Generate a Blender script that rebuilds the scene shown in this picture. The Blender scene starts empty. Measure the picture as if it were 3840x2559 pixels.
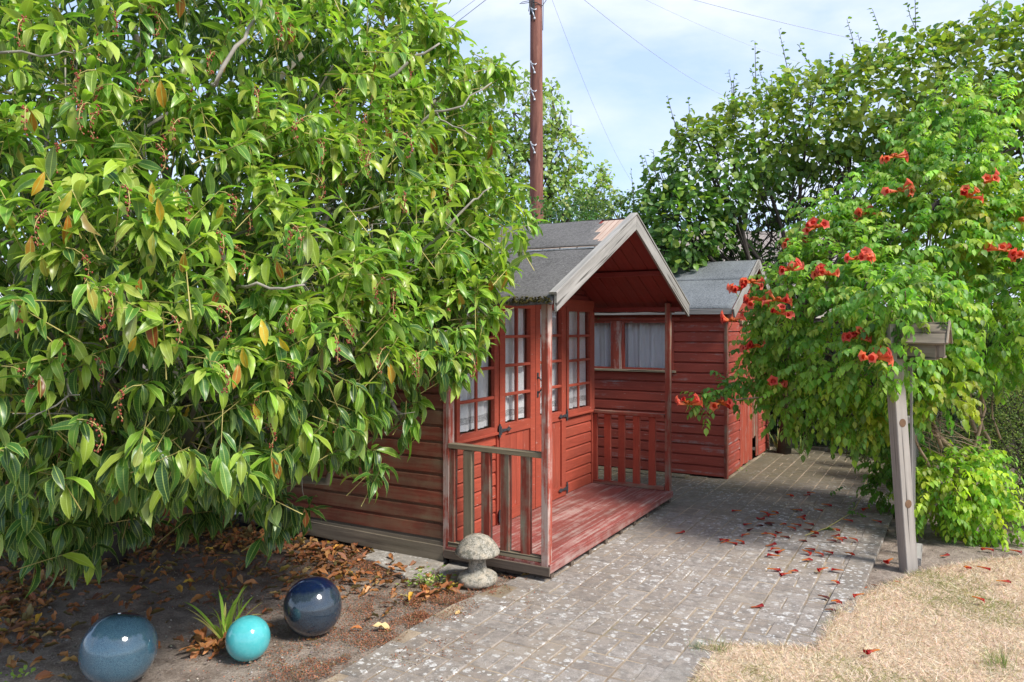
import bpy, math, random
import numpy as np
from mathutils import Vector, Matrix, noise as mnoise

random.seed(7)
rng = np.random.default_rng(7)
sc = bpy.context.scene
COL = sc.collection
R = math.radians

# ------------------------------------------------------------------ camera, sky, sun, exposure
F, HX, HY, H = 2850.0, 1920.0, 1225.0, 1.6       # focal length (px of the 3840 px photo), horizon and eye height
cam_d = bpy.data.cameras.new('camera')
cam = bpy.data.objects.new('camera', cam_d)
COL.objects.link(cam)
cam.location = (0, 0, H)
cam.rotation_euler = (R(90), 0, 0)
cam_d.sensor_width = 36.0
cam_d.lens = 36.0 * F / 3840.0
cam_d.shift_y = (HY - 1279.5) / 3840.0
cam_d.clip_start = 0.05
cam_d.clip_end = 1000
sc.camera = cam

SUN = Vector((0.80, -0.62, 1.08)).normalized()
SUN_EL = math.asin(SUN.z)
SUN_AZ = math.atan2(SUN.x, SUN.y)
world = bpy.data.worlds.new('World')
sc.world = world
world.use_nodes = True
nt = world.node_tree
for n in list(nt.nodes):
    nt.nodes.remove(n)
wo = nt.nodes.new('ShaderNodeOutputWorld')
bg = nt.nodes.new('ShaderNodeBackground')
bg.inputs['Strength'].default_value = 0.124
sky = nt.nodes.new('ShaderNodeTexSky')
sky.sky_type = 'NISHITA'
sky.sun_disc = False
sky.sun_elevation = SUN_EL
sky.sun_rotation = SUN_AZ
sky.air_density = 1.0
sky.dust_density = 1.2
sky.ozone_density = 1.3
tc = nt.nodes.new('ShaderNodeTexCoord')
mp = nt.nodes.new('ShaderNodeMapping')
mp.inputs['Scale'].default_value = (1.0, 1.0, 2.4)
mp.inputs['Location'].default_value = (0.35, 0.1, 0.2)
nz = nt.nodes.new('ShaderNodeTexNoise')
nz.inputs['Scale'].default_value = 2.6
nz.inputs['Detail'].default_value = 7
nz.inputs['Roughness'].default_value = 0.52
nz.inputs['Distortion'].default_value = 0.25
rp = nt.nodes.new('ShaderNodeValToRGB')
rp.color_ramp.elements[0].position = 0.47
rp.color_ramp.elements[0].color = (0, 0, 0, 1)
rp.color_ramp.elements[1].position = 0.72
rp.color_ramp.elements[1].color = (1, 1, 1, 1)
veil = nt.nodes.new('ShaderNodeMix')
veil.data_type = 'RGBA'
veil.inputs[0].default_value = 0.62
veil.inputs[7].default_value = (2.6, 3.25, 4.75, 1)
mxs = nt.nodes.new('ShaderNodeMix')
mxs.data_type = 'RGBA'
mxs.inputs[7].default_value = (4.1, 4.25, 4.7, 1)
nt.links.new(tc.outputs['Generated'], mp.inputs[0])
nt.links.new(mp.outputs[0], nz.inputs['Vector'])
nt.links.new(nz.outputs[0], rp.inputs[0])
nt.links.new(sky.outputs[0], veil.inputs[6])
nt.links.new(veil.outputs[2], mxs.inputs[6])
nt.links.new(rp.outputs[0], mxs.inputs[0])
nt.links.new(mxs.outputs[2], bg.inputs[0])
nt.links.new(bg.outputs[0], wo.inputs[0])

sun_d = bpy.data.lights.new('sun', 'SUN')
sun_d.energy = 2.6
sun_d.angle = R(14.0)
sun_d.color = (1.0, 0.95, 0.87)
sun = bpy.data.objects.new('sun', sun_d)
COL.objects.link(sun)
sun.rotation_euler = (-SUN).to_track_quat('-Z', 'Y').to_euler()
sun.location = SUN * 30

sc.view_settings.view_transform = 'Standard'
sc.view_settings.look = 'None'
sc.view_settings.exposure = 1.15
sc.view_settings.gamma = 1
sc.view_settings.use_curve_mapping = False
sc.cycles.use_denoising = True
sc.cycles.max_bounces = 7
sc.cycles.transparent_max_bounces = 10
sc.cycles.caustics_reflective = False
sc.cycles.caustics_refractive = False

# ------------------------------------------------------------------ helpers
def at(u, v, Y):
    """world point seen at photo pixel (u, v) and Y metres ahead"""
    return Vector(((u - HX) / F * Y, Y, H + (HY - v) / F * Y))

def gr(u, v, z=0.0):
    return at(u, v, F * (H - z) / (v - HY))

S_ = 3840 / 2353.0
def vat(u, v, Y): return at(u * S_, v * S_, Y)
def vgr(u, v, z=0.0): return gr(u * S_, v * S_, z)

def tag(o, label=None, cat=None, group=None, kind=None):
    if label: o['label'] = label
    if cat: o['category'] = cat
    if group: o['group'] = group
    if kind: o['kind'] = kind
    return o

def link(name, data, parent=None, M=None):
    o = bpy.data.objects.new(name, data)
    COL.objects.link(o)
    if parent: o.parent = parent
    if M is not None: o.matrix_local = M
    return o

def empty(name, loc=(0, 0, 0), rz=0, label=None, cat=None, group=None):
    o = bpy.data.objects.new(name, None)
    o.empty_display_size = 0.2
    COL.objects.link(o)
    o.location = loc
    o.rotation_euler = (0, 0, rz)
    return tag(o, label, cat, group)

def me(name, verts, faces, mat=None, smooth=False):
    m = bpy.data.meshes.new(name)
    m.from_pydata([tuple(v) for v in verts], [], faces)
    if mat: m.materials.append(mat)
    if smooth: m.shade_smooth()
    m.update()
    return m

class MB:
    """collects boxes, prisms, tubes; build() links them as one mesh object"""
    def __init__(s): s.v, s.f = [], []
    def add(s, vs, fs):
        k = len(s.v)
        s.v += [tuple(v) for v in vs]
        s.f += [tuple(k + i for i in f) for f in fs]
    def box(s, x0, x1, y0, y1, z0, z1):
        s.add([(x0, y0, z0), (x1, y0, z0), (x1, y1, z0), (x0, y1, z0), (x0, y0, z1), (x1, y0, z1), (x1, y1, z1), (x0, y1, z1)],
              [(0, 3, 2, 1), (4, 5, 6, 7), (0, 1, 5, 4), (1, 2, 6, 5), (2, 3, 7, 6), (3, 0, 4, 7)])
    def tube(s, pts, rad, n=6, cap=True):
        pts = [Vector(p) for p in pts]
        if not hasattr(rad, '__len__'): rad = [rad] * len(pts)
        k = len(s.v)
        ref = None
        for i, p in enumerate(pts):
            t = (pts[min(i + 1, len(pts) - 1)] - pts[max(i - 1, 0)])
            t = t.normalized() if t.length > 1e-9 else Vector((0, 0, 1))
            if ref is None:
                ref = Vector((0, 0, 1)) if abs(t.z) < 0.9 else Vector((1, 0, 0))
            a = t.cross(ref).normalized()
            b = t.cross(a).normalized()
            ref = -b if False else ref
            for j in range(n):
                an = 2 * math.pi * j / n
                s.v.append(tuple(p + (a * math.cos(an) + b * math.sin(an)) * rad[i]))
        for i in range(len(pts) - 1):
            for j in range(n):
                a0 = k + i * n + j; a1 = k + i * n + (j + 1) % n
                s.f.append((a0, a1, a1 + n, a0 + n))
        if cap:
            s.f.append(tuple(k + j for j in range(n))[::-1])
            s.f.append(tuple(k + (len(pts) - 1) * n + j for j in range(n)))
    def lathe(s, prof, n=32, c=(0, 0, 0)):
        k = len(s.v)
        for r, z in prof:
            for j in range(n):
                an = 2 * math.pi * j / n
                s.v.append((c[0] + r * math.cos(an), c[1] + r * math.sin(an), c[2] + z))
        for i in range(len(prof) - 1):
            for j in range(n):
                a0 = k + i * n + j; a1 = k + i * n + (j + 1) % n
                s.f.append((a0, a1, a1 + n, a0 + n))
    def build(s, name, mat, parent=None, smooth=False, M=None):
        return link(name, me(name, s.v, s.f, mat, smooth), parent, M)

def frame(p, x, y, z):
    M = Matrix.Identity(4)
    for i, a in enumerate((x, y, z)):
        M[0][i], M[1][i], M[2][i] = a[0], a[1], a[2]
    M[0][3], M[1][3], M[2][3] = p[0], p[1], p[2]
    return M

def jit(a): return (random.random() - 0.5) * 2 * a

def board(name, parent, mat, p0, p1, wdir, w, t, ch=0.002, warp=0.0, label=None):
    """a sawn board from p0 to p1 (centre line), width w along wdir, thickness t; local x runs with the grain"""
    p0, p1 = Vector(p0), Vector(p1)
    x = p1 - p0
    L = x.length
    x.normalize()
    y = Vector(wdir)
    y = (y - x * y.dot(x)).normalized()
    z = x.cross(y)
    a, b = w / 2, t / 2
    c = min(ch, a * 0.4, b * 0.4)
    prof = [(-a + c, -b), (a - c, -b), (a, -b + c), (a, b - c), (a - c, b), (-a + c, b), (-a, b - c), (-a, -b + c)]
    ns = 1 if warp == 0 else 6
    v, f = [], []
    s1, s2 = random.random() * 9, random.random() * 9
    for i in range(ns + 1):
        q = i / ns
        oy = warp * math.sin(q * 5 + s1)
        oz = warp * math.sin(q * 4 + s2)
        for (yy, zz) in prof:
            v.append((q * L, yy + oy, zz + oz))
    for i in range(ns):
        for j in range(8):
            k = i * 8
            f.append((k + j, k + (j + 1) % 8, k + 8 + (j + 1) % 8, k + 8 + j))
    f = [q[::-1] for q in f]
    f.append(tuple(range(8)))
    f.append(tuple(ns * 8 + j for j in range(8))[::-1])
    o = link(name, me(name, v, f, mat), parent, frame(p0, x, y, z))
    if label: o['label'] = label
    return o

def copy_tree(o, parent=None):
    c = o.copy()
    COL.objects.link(c)
    c.parent = parent
    for ch in list(o.children):
        copy_tree(ch, c)
    return c

# ------------------------------------------------------------------ materials
class Mt:
    def __init__(s, name):
        s.m = bpy.data.materials.new(name)
        s.m.use_nodes = True
        s.nt = s.m.node_tree
        s.b = s.nt.nodes['Principled BSDF']
        s.out = s.nt.nodes['Material Output']
    def n(s, t, **k):
        n = s.nt.nodes.new('ShaderNode' + t)
        for a, b in k.items(): setattr(n, a, b)
        return n
    def l(s, a, b): s.nt.links.new(a, b)
    def coord(s, kind='Object', scale=(1, 1, 1), rnd=True):
        t = s.n('TexCoord')
        src = t.outputs[kind]
        if kind == 'World':
            pass
        if rnd:
            oi = s.n('ObjectInfo')
            mu = s.n('VectorMath', operation='MULTIPLY_ADD')
            cb = s.n('CombineXYZ')
            s.l(oi.outputs['Random'], cb.inputs[0]); s.l(oi.outputs['Random'], cb.inputs[1]); s.l(oi.outputs['Random'], cb.inputs[2])
            s.l(cb.outputs[0], mu.inputs[0])
            mu.inputs[1].default_value = (37.0, 53.0, 71.0)
            s.l(src, mu.inputs[2])
            src = mu.outputs[0]
        mp = s.n('Mapping')
        mp.inputs['Scale'].default_value = scale
        s.l(src, mp.inputs[0])
        return mp.outputs[0]
    def pos(s, scale=(1, 1, 1)):
        g = s.n('NewGeometry')
        mp = s.n('Mapping')
        mp.inputs['Scale'].default_value = scale
        s.l(g.outputs['Position'], mp.inputs[0])
        return mp.outputs[0]
    def noise(s, vec, scale, detail=4, rough=0.55, dist=0.0):
        n = s.n('TexNoise')
        s.l(vec, n.inputs['Vector'])
        n.inputs['Scale'].default_value = scale
        n.inputs['Detail'].default_value = detail
        n.inputs['Roughness'].default_value = rough
        n.inputs['Distortion'].default_value = dist
        return n.outputs[0]
    def voro(s, vec, scale, feat='F1', rnd=1.0):
        n = s.n('TexVoronoi', feature=feat)
        s.l(vec, n.inputs['Vector'])
        n.inputs['Scale'].default_value = scale
        n.inputs['Randomness'].default_value = rnd
        return n
    def ramp(s, fac, stops):
        n = s.n('ValToRGB')
        e = n.color_ramp.elements
        while len(e) < len(stops): e.new(0.5)
        for i, (p, c) in enumerate(stops):
            e[i].position = p
            if not hasattr(c, '__len__'): c = (c, c, c)
            e[i].color = (*c, 1)
        s.l(fac, n.inputs[0])
        return n.outputs[0]
    def mix(s, fac, a, b, mode='MIX'):
        n = s.n('Mix', data_type='RGBA', blend_type=mode)
        for i, q in ((0, fac), (6, a), (7, b)):
            if hasattr(q, 'is_linked'): s.l(q, n.inputs[i])
            elif hasattr(q, '__len__'): n.inputs[i].default_value = (*q, 1)
            else: n.inputs[i].default_value = q
        return n.outputs[2]
    def math(s, op, a, b=0.0, clamp=False):
        n = s.n('Math', operation=op, use_clamp=clamp)
        for i, q in ((0, a), (1, b)):
            if hasattr(q, 'is_linked'): s.l(q, n.inputs[i])
            else: n.inputs[i].default_value = q
        return n.outputs[0]
    def rand(s):
        return s.n('ObjectInfo').outputs['Random']
    def color(s, c, rough=0.7, spec=0.4):
        if hasattr(c, 'is_linked'): s.l(c, s.b.inputs['Base Color'])
        else: s.b.inputs['Base Color'].default_value = (*c, 1)
        if hasattr(rough, 'is_linked'): s.l(rough, s.b.inputs['Roughness'])
        else: s.b.inputs['Roughness'].default_value = rough
        s.b.inputs['Specular IOR Level'].default_value = spec
    def bump(s, h, strength=0.3, dist=0.01):
        n = s.n('Bump')
        n.inputs['Strength'].default_value = strength
        n.inputs['Distance'].default_value = dist
        s.l(h, n.inputs['Height'])
        s.l(n.outputs[0], s.b.inputs['Normal'])
        return n.outputs[0]

def painted_wood(name, base, dark, wood, wear=0.62, soft=0.08, grain=(1.5, 22, 22), dirt=0.35, spot=0.0):
    m = Mt(name)
    v = m.coord('Object', grain)
    vi = m.coord('Object', (1, 1, 1))
    g = m.noise(v, 1.0, 6, 0.65)
    big = m.noise(vi, 2.2, 5, 0.6)
    fine = m.noise(v, 4.0, 4, 0.7)
    col = m.mix(m.ramp(big, [(0.3, 0), (0.72, 1)]), base, dark)
    col = m.mix(m.math('MULTIPLY', m.rand(), 0.38), col, dark)
    col = m.mix(m.ramp(fine, [(0.35, 0.35), (0.6, 0)]), col, [c * 0.45 for c in dark])
    wcol = m.mix(fine, wood, [c * 0.55 for c in wood])
    # paint worn along the grain
    w = m.math('ADD', m.math('MULTIPLY', g, 0.62), m.math('MULTIPLY', m.noise(vi, 5.5, 5, 0.7), 0.38))
    wm = m.ramp(w, [(wear - soft, 0), (wear + soft, 1)])
    col = m.mix(wm, col, wcol)
    if spot:
        vs = m.noise(m.coord('Object', (14, 60, 60)), 1.0, 3, 0.6)
        col = m.mix(m.ramp(vs, [(0.69, 0), (0.73, spot)]), col, (0.55, 0.42, 0.36))
    dm = m.ramp(m.noise(vi, 1.3, 4, 0.6), [(0.42, 0), (0.7, dirt)])
    col = m.mix(dm, col, (0.06, 0.045, 0.03))
    m.color(col, m.ramp(w, [(0.3, 0.48), (0.7, 0.85)]), 0.35)
    h = m.math('ADD', g, m.math('MULTIPLY', wm, -0.3))
    m.bump(h, 0.45, 0.004)
    return m.m

RED, DRED = (0.45, 0.087, 0.047), (0.30, 0.054, 0.032)
GWOOD = (0.34, 0.29, 0.235)
M_red = painted_wood('red_paint', RED, DRED, (0.50, 0.26, 0.19), 0.70, 0.06, dirt=0.22, spot=0.55)
M_redpost = painted_wood('red_paint_flaking', (0.46, 0.10, 0.065), DRED, (0.60, 0.45, 0.39), 0.50, 0.045, (1.8, 26, 26), 0.15)
M_reddeck = painted_wood('red_deck_paint', (0.34, 0.095, 0.078), (0.23, 0.06, 0.05), (0.50, 0.35, 0.31), 0.55, 0.07, (1.2, 30, 30), 0.3)
M_redshed = painted_wood('red_shed_paint', (0.42, 0.080, 0.050), (0.28, 0.052, 0.035), (0.44, 0.33, 0.31), 0.60, 0.05, (1.2, 26, 26), 0.22, spot=0.5)
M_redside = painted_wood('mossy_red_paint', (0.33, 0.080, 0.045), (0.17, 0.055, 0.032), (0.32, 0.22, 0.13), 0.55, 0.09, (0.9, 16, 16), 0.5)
M_redrail = painted_wood('red_rail_worn', (0.34, 0.06, 0.035), (0.2, 0.04, 0.025), (0.30, 0.26, 0.19), 0.53, 0.07, (2.0, 24, 24), 0.2)
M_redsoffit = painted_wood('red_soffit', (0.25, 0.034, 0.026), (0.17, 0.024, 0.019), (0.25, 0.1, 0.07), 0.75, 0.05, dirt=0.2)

def bare_wood(name, a, b, grain=(1.4, 26, 26), knots=False, green=0.0, crack=True):
    m = Mt(name)
    v = m.coord('Object', grain)
    vi = m.coord('Object')
    g = m.noise(v, 1.0, 7, 0.68)
    col = m.mix(m.ramp(g, [(0.3, 0), (0.68, 1)]), a, b)
    col = m.mix(m.ramp(m.noise(vi, 3.0, 4, 0.6), [(0.4, 0), (0.7, 0.5)]), col, [c * 0.55 for c in a])
    if green: col = m.mix(m.ramp(m.noise(vi, 2.0, 4, 0.6), [(0.4, 0), (0.65, green)]), col, (0.12, 0.12, 0.05))
    ck = m.noise(m.coord('Object', (grain[0] * 0.8, grain[1] * 1.6, grain[2] * 1.6)), 1.0, 2, 0.5)
    if crack: col = m.mix(m.ramp(ck, [(0.34, 0.85), (0.39, 0)]), col, (0.035, 0.03, 0.025))
    m.color(col, 0.85, 0.25)
    m.bump(m.math('ADD', g, ck), 0.5, 0.004)
    return m.m
M_grey = bare_wood('weathered_grey_wood', (0.41, 0.39, 0.36), (0.20, 0.19, 0.175))
M_railwood = bare_wood('weathered_rail_wood', (0.36, 0.30, 0.21), (0.21, 0.17, 0.115), green=0.25)
M_postgrey = bare_wood('pine_post_wood', (0.44, 0.40, 0.355), (0.25, 0.225, 0.20), (0.9, 26, 26))
M_rot = bare_wood('rotten_board_wood', (0.30, 0.25, 0.185), (0.12, 0.095, 0.075), (1.2, 18, 18), green=0.12)
M_newwood = bare_wood('torn_pale_wood', (0.56, 0.43, 0.35), (0.40, 0.28, 0.22), crack=False)
M_knot = bare_wood('knot_wood', (0.22, 0.13, 0.075), (0.13, 0.075, 0.045), (30, 30, 30))
M_boxwood = bare_wood('brown_box_wood', (0.34, 0.28, 0.22), (0.16, 0.125, 0.10), (1.6, 22, 22), green=0.15)
M_bearer = bare_wood('bearer_wood', (0.17, 0.13, 0.10), (0.09, 0.07, 0.055))

def mk_felt(name, base):
    m = Mt(name)
    v = m.pos()
    sp = m.noise(v, 260, 2, 0.6)
    mid = m.noise(v, 55, 3, 0.6)
    big = m.noise(v, 2.3, 5, 0.6)
    c = m.mix(m.ramp(sp, [(0.32, 0), (0.68, 1)]), [q * 0.35 for q in base], [q * 1.75 for q in base])
    c = m.mix(m.ramp(mid, [(0.38, 0.7), (0.56, 0)]), c, [q * 0.35 for q in base])
    c = m.mix(m.ramp(big, [(0.35, 0), (0.75, 0.45)]), c, [q * 1.7 for q in base])
    pl = m.voro(v, 16)
    c = m.mix(m.ramp(pl.outputs['Distance'], [(0.045, 0.8), (0.07, 0)]), c, (0.42, 0.42, 0.40))
    m.color(c, 0.95, 0.2)
    m.bump(sp, 0.6, 0.003)
    return m.m
M_felt = mk_felt('roof_felt', (0.115, 0.11, 0.107))
M_felt2 = mk_felt('roof_felt_blue_grey', (0.15, 0.162, 0.172))
m = Mt('moss')
v = m.pos()
m.color(m.mix(m.noise(v, 60, 3), (0.02, 0.02, 0.012), (0.13, 0.11, 0.035)), 1, 0.1)
m.bump(m.noise(v, 90, 3), 1, 0.01)
M_moss = m.m

m = Mt('window_glass')
gl = m.n('BsdfGlossy'); gl.inputs['Roughness'].default_value = 0.03
tr = m.n('BsdfTransparent'); tr.inputs[0].default_value = (0.99, 0.99, 0.99, 1)
fr = m.n('LayerWeight'); fr.inputs[0].default_value = 0.5
bpn = m.n('Bump'); bpn.inputs['Strength'].default_value = 0.05
m.l(m.noise(m.coord('Object', rnd=True), 3.0, 2), bpn.inputs['Height'])
m.l(bpn.outputs[0], gl.inputs['Normal'])
ms = m.n('MixShader')
m.l(m.math('ADD', m.math('MULTIPLY', m.math('POWER', fr.outputs['Facing'], 4.0), 0.8), 0.09), ms.inputs[0]); m.l(tr.outputs[0], ms.inputs[1]); m.l(gl.outputs[0], ms.inputs[2])
m.l(ms.outputs[0], m.out.inputs[0])
M_glass = m.m

def mk_curtain(name, a, zl0, zl1):
    m = Mt(name)
    g = m.n('NewGeometry')
    sx = m.n('SeparateXYZ'); m.l(g.outputs['Position'], sx.inputs[0])
    z = sx.outputs[2]
    v = m.pos((60, 60, 60))
    lace = m.math('MULTIPLY', m.math('GREATER_THAN', z, zl0), m.math('LESS_THAN', z, zl1))
    vo = m.voro(v, 2.2)
    lc = m.mix(m.ramp(vo.outputs['Distance'], [(0.25, 0), (0.5, 1)]), a, [q * 0.45 for q in a])
    c = m.mix(lace, a, lc)
    c = m.mix(m.ramp(m.noise(m.pos(), 5, 3), [(0.4, 0), (0.8, 0.3)]), c, [q * 0.7 for q in a])
    m.color(c, 0.9, 0.1)
    t = m.n('BsdfTranslucent'); m.l(c, t.inputs[0])
    ms = m.n('MixShader'); ms.inputs[0].default_value = 0.12
    m.l(m.b.outputs[0], ms.inputs[1]); m.l(t.outputs[0], ms.inputs[2]); m.l(ms.outputs[0], m.out.inputs[0])
    return m.m
M_curt = mk_curtain('white_net_curtain', (0.88, 0.90, 0.92), 0.905, 0.955)
M_curt2 = mk_curtain('grey_blue_curtain', (0.80, 0.84, 0.88), -1, -0.9)

def simple(name, c, rough=0.6, spec=0.4, metal=0.0, var=0.25, scale=20, bump=0.0):
    m = Mt(name)
    v = m.coord('Object')
    n = m.noise(v, scale, 4, 0.6)
    m.color(m.mix(n, [q * (1 - var) for q in c], [min(1, q * (1 + var)) for q in c]), rough, spec)
    m.b.inputs['Metallic'].default_value = metal
    if bump: m.bump(n, bump, 0.005)
    return m.m
M_iron = simple('black_iron', (0.055, 0.058, 0.065), 0.55, 0.4, 0.3, 0.5, 60, 0.4)
M_nail = simple('dark_metal', (0.03, 0.03, 0.03), 0.6)
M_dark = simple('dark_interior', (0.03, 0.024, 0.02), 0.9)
M_white = simple('white_plastic', (0.62, 0.63, 0.62), 0.5)
M_black = simple('black_plastic', (0.014, 0.014, 0.016), 0.45)
M_galv = simple('galvanised_steel', (0.55, 0.57, 0.6), 0.45, 0.5, 0.5)
M_cable = simple('black_cable', (0.03, 0.035, 0.04), 0.6)
M_wire = simple('overhead_wire_metal', (0.42, 0.45, 0.5), 0.6)
# ------------------------------------------------------------------ ground materials
m = Mt('bed_soil')
v = m.pos()
big = m.noise(v, 0.9, 5, 0.6)
mid = m.noise(v, 7, 6, 0.7)
fin = m.noise(v, 90, 4, 0.7)
c = m.mix(m.ramp(fin, [(0.3, 0), (0.7, 1)]), (0.19, 0.15, 0.12), (0.44, 0.37, 0.31))
c = m.mix(m.ramp(mid, [(0.36, 0.75), (0.6, 0)]), c, (0.11, 0.078, 0.06))
sep = m.n('SeparateXYZ'); m.l(v, sep.inputs[0])
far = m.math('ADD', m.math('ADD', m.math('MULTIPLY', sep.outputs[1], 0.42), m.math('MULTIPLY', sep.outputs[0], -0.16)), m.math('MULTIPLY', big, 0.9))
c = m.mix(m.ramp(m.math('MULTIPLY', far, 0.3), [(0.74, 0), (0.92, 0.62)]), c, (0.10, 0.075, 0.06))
pb = m.voro(v, 34)
c = m.mix(m.ramp(pb.outputs['Distance'], [(0.10, 0.8), (0.16, 0)]), c, m.mix(m.noise(v, 20, 2), (0.12, 0.10, 0.085), (0.48, 0.43, 0.37)))
m.color(c, 0.95, 0.2)
m.bump(m.math('ADD', m.math('MULTIPLY', mid, 1.2), m.math('MULTIPLY', fin, 0.35)), 0.9, 0.03)
M_soil = m.m

m = Mt('joint_sand')
v = m.pos()
c = m.mix(m.noise(v, 120, 3, 0.7), (0.24, 0.18, 0.13), (0.55, 0.45, 0.33))
c = m.mix(m.ramp(m.noise(v, 3.1, 5, 0.65), [(0.42, 0.5), (0.6, 0)]), c, (0.10, 0.07, 0.05))
c = m.mix(m.ramp(m.noise(v, 1.4, 4, 0.65), [(0.52, 0), (0.68, 0.6)]), c, (0.10, 0.095, 0.03))
m.color(c, 1.0, 0.1); m.bump(m.noise(v, 150, 3), 0.6, 0.01)
M_sand = m.m

def mk_paver(name, tone):
    m = Mt(name)
    v = m.pos()
    fin = m.noise(v, 190, 4, 0.75)
    med = m.noise(v, 22, 5, 0.65)
    a = [q * 0.62 for q in tone]
    c = m.mix(m.ramp(fin, [(0.30, 0), (0.68, 1)]), a, [q * 1.35 for q in tone])
    c = m.mix(m.math('MULTIPLY', m.rand(), 0.75), c, [tone[0] * 0.72, tone[1] * 0.66, tone[2] * 0.60])
    c = m.mix(m.ramp(med, [(0.38, 0.75), (0.56, 0)]), c, [q * 0.55 for q in tone])
    # sandy film blown over the blocks
    c = m.mix(m.ramp(m.noise(v, 2.1, 6, 0.7), [(0.50, 0), (0.72, 0.75)]), c, (0.33, 0.27, 0.205))
    # pale lichen rosettes, denser in the open middle of the path
    vd = m.n('VectorMath', operation='MULTIPLY_ADD')
    nn = m.n('TexNoise'); m.l(v, nn.inputs['Vector']); nn.inputs['Scale'].default_value = 45; nn.inputs['Detail'].default_value = 3
    m.l(nn.outputs['Color'], vd.inputs[0]); vd.inputs[1].default_value = (0.035, 0.035, 0.0); m.l(v, vd.inputs[2])
    dens = m.ramp(m.noise(v, 1.1, 4, 0.6), [(0.34, 0.02), (0.56, 1)])
    sp = None
    for sc_, th, th2 in ((17, 0.29, 0.36), (31, 0.24, 0.32), (9, 0.17, 0.21)):
        vo = m.voro(vd.outputs[0], sc_)
        pick = m.math('GREATER_THAN', m.ramp(vo.outputs['Color'], [(0, 0), (1, 1)]), 0.45)
        k = m.math('MULTIPLY', m.ramp(vo.outputs['Distance'], [(th, 1), (th2, 0)]), pick)
        sp = k if sp is None else m.math('MAXIMUM', sp, k)
    fleck = m.ramp(m.noise(v, 75, 3, 0.7), [(0.60, 0), (0.66, 1)])
    sp = m.math('MULTIPLY', m.math('MAXIMUM', m.math('MULTIPLY', sp, m.ramp(m.noise(v, 60, 2, 0.5), [(0.42, 0.15), (0.52, 1)])), m.math('MULTIPLY', fleck, 0.5)), dens)
    c = m.mix(m.math('MULTIPLY', sp, 0.85), c, (0.60, 0.59, 0.565))
    # darker olive brown towards the far end
    sx = m.n('SeparateXYZ'); m.l(v, sx.inputs[0])
    fy = m.ramp(m.math('MULTIPLY', m.math('ADD', sx.outputs[1], m.math('MULTIPLY', m.noise(v, 2.5, 5, 0.65), 3.0)), 0.1), [(0.72, 0), (0.97, 0.8)])
    c = m.mix(fy, c, m.mix(m.noise(v, 14, 4), (0.055, 0.05, 0.035), (0.13, 0.11, 0.05)))
    m.color(c, 0.93, 0.25)
    m.bump(m.math('ADD', fin, m.math('MULTIPLY', med, 0.8)), 0.55, 0.004)
    return m.m
M_pav = mk_paver('concrete_paver', (0.305, 0.27, 0.24))
M_kerb = mk_paver('edging_paver', (0.27, 0.243, 0.215))
M_slab = mk_paver('stone_slab', (0.34, 0.32, 0.29))

m = Mt('dry_lawn_soil')
v = m.pos()
c = m.mix(m.noise(v, 40, 5, 0.7), (0.42, 0.32, 0.21), (0.72, 0.58, 0.43))
c = m.mix(m.ramp(m.noise(v, 2.6, 4, 0.6), [(0.55, 0), (0.7, 0.35)]), c, (0.16, 0.17, 0.06))
m.color(c, 1, 0.1); m.bump(m.noise(v, 60, 4), 1, 0.02)
M_lawn = m.m
m = Mt('grass_blade')
at_ = m.n('Attribute'); at_.attribute_name = 'tint'
m.color(at_.outputs['Color'], 0.7, 0.2)
t = m.n('BsdfTranslucent'); m.l(at_.outputs['Color'], t.inputs[0])
ms = m.n('MixShader'); ms.inputs[0].default_value = 0.3
m.l(m.b.outputs[0], ms.inputs[1]); m.l(t.outputs[0], ms.inputs[2]); m.l(ms.outputs[0], m.out.inputs[0])
M_blade = m.m

# ------------------------------------------------------------------ the site axes: A runs along the porch front, B runs back along the side wall
AX = Vector((0.4942, 0.8694, 0)).normalized()
BX = Vector((-AX.y, AX.x, 0))
ANG = math.atan2(AX.y, AX.x)
SH = Vector((0.200, 4.77, 0))        # near corner post of the summerhouse
S2 = Vector((2.217, 7.89, 0))        # near corner of the second shed
def sh(a, b, z=0): return SH + AX * a + BX * b + Vector((0, 0, z))
def s2(a, b, z=0): return S2 + AX * a + BX * b + Vector((0, 0, z))

def grid_sheet(name, x0, x1, y0, y1, n, mat, hf, fn=None):
    vs, fs = [], []
    nx, ny = n
    for j in range(ny + 1):
        for i in range(nx + 1):
            x = x0 + (x1 - x0) * i / nx; y = y0 + (y1 - y0) * j / ny
            vs.append((x, y, hf(x, y)))
    for j in range(ny):
        for i in range(nx):
            k = j * (nx + 1) + i
            fs.append((k, k + 1, k + nx + 2, k + nx + 1))
    return me(name, vs, fs, mat, True)

# ground: one big sheet with a finer relief patch near by
def relief(x, y):
    return 0.012 * mnoise.noise(Vector((x * 2.2, y * 2.2, 0))) + 0.008 * mnoise.noise(Vector((x * 7, y * 7, 3)))
ys = [-150, -60, -20, -6] + [i * 0.09 for i in range(0, 112)] + [10.5, 13, 18, 30, 60, 150, 400]
xs = [-250, -80, -30, -12] + [-7 + i * 0.1 for i in range(0, 140)] + [9, 14, 30, 80, 250]
vs = []
for y in ys:
    for x in xs:
        near = 1 if (-7 <= x <= 7 and 0 <= y <= 10) else 0
        vs.append((x, y, (relief(x, y) if near else 0) - 0.012))
fs = [(j * len(xs) + i, j * len(xs) + i + 1, (j + 1) * len(xs) + i + 1, (j + 1) * len(xs) + i) for j in range(len(ys) - 1) for i in range(len(xs) - 1)]
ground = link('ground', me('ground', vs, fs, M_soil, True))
tag(ground, 'bare brown bed soil with small stones', kind='structure')

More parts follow.
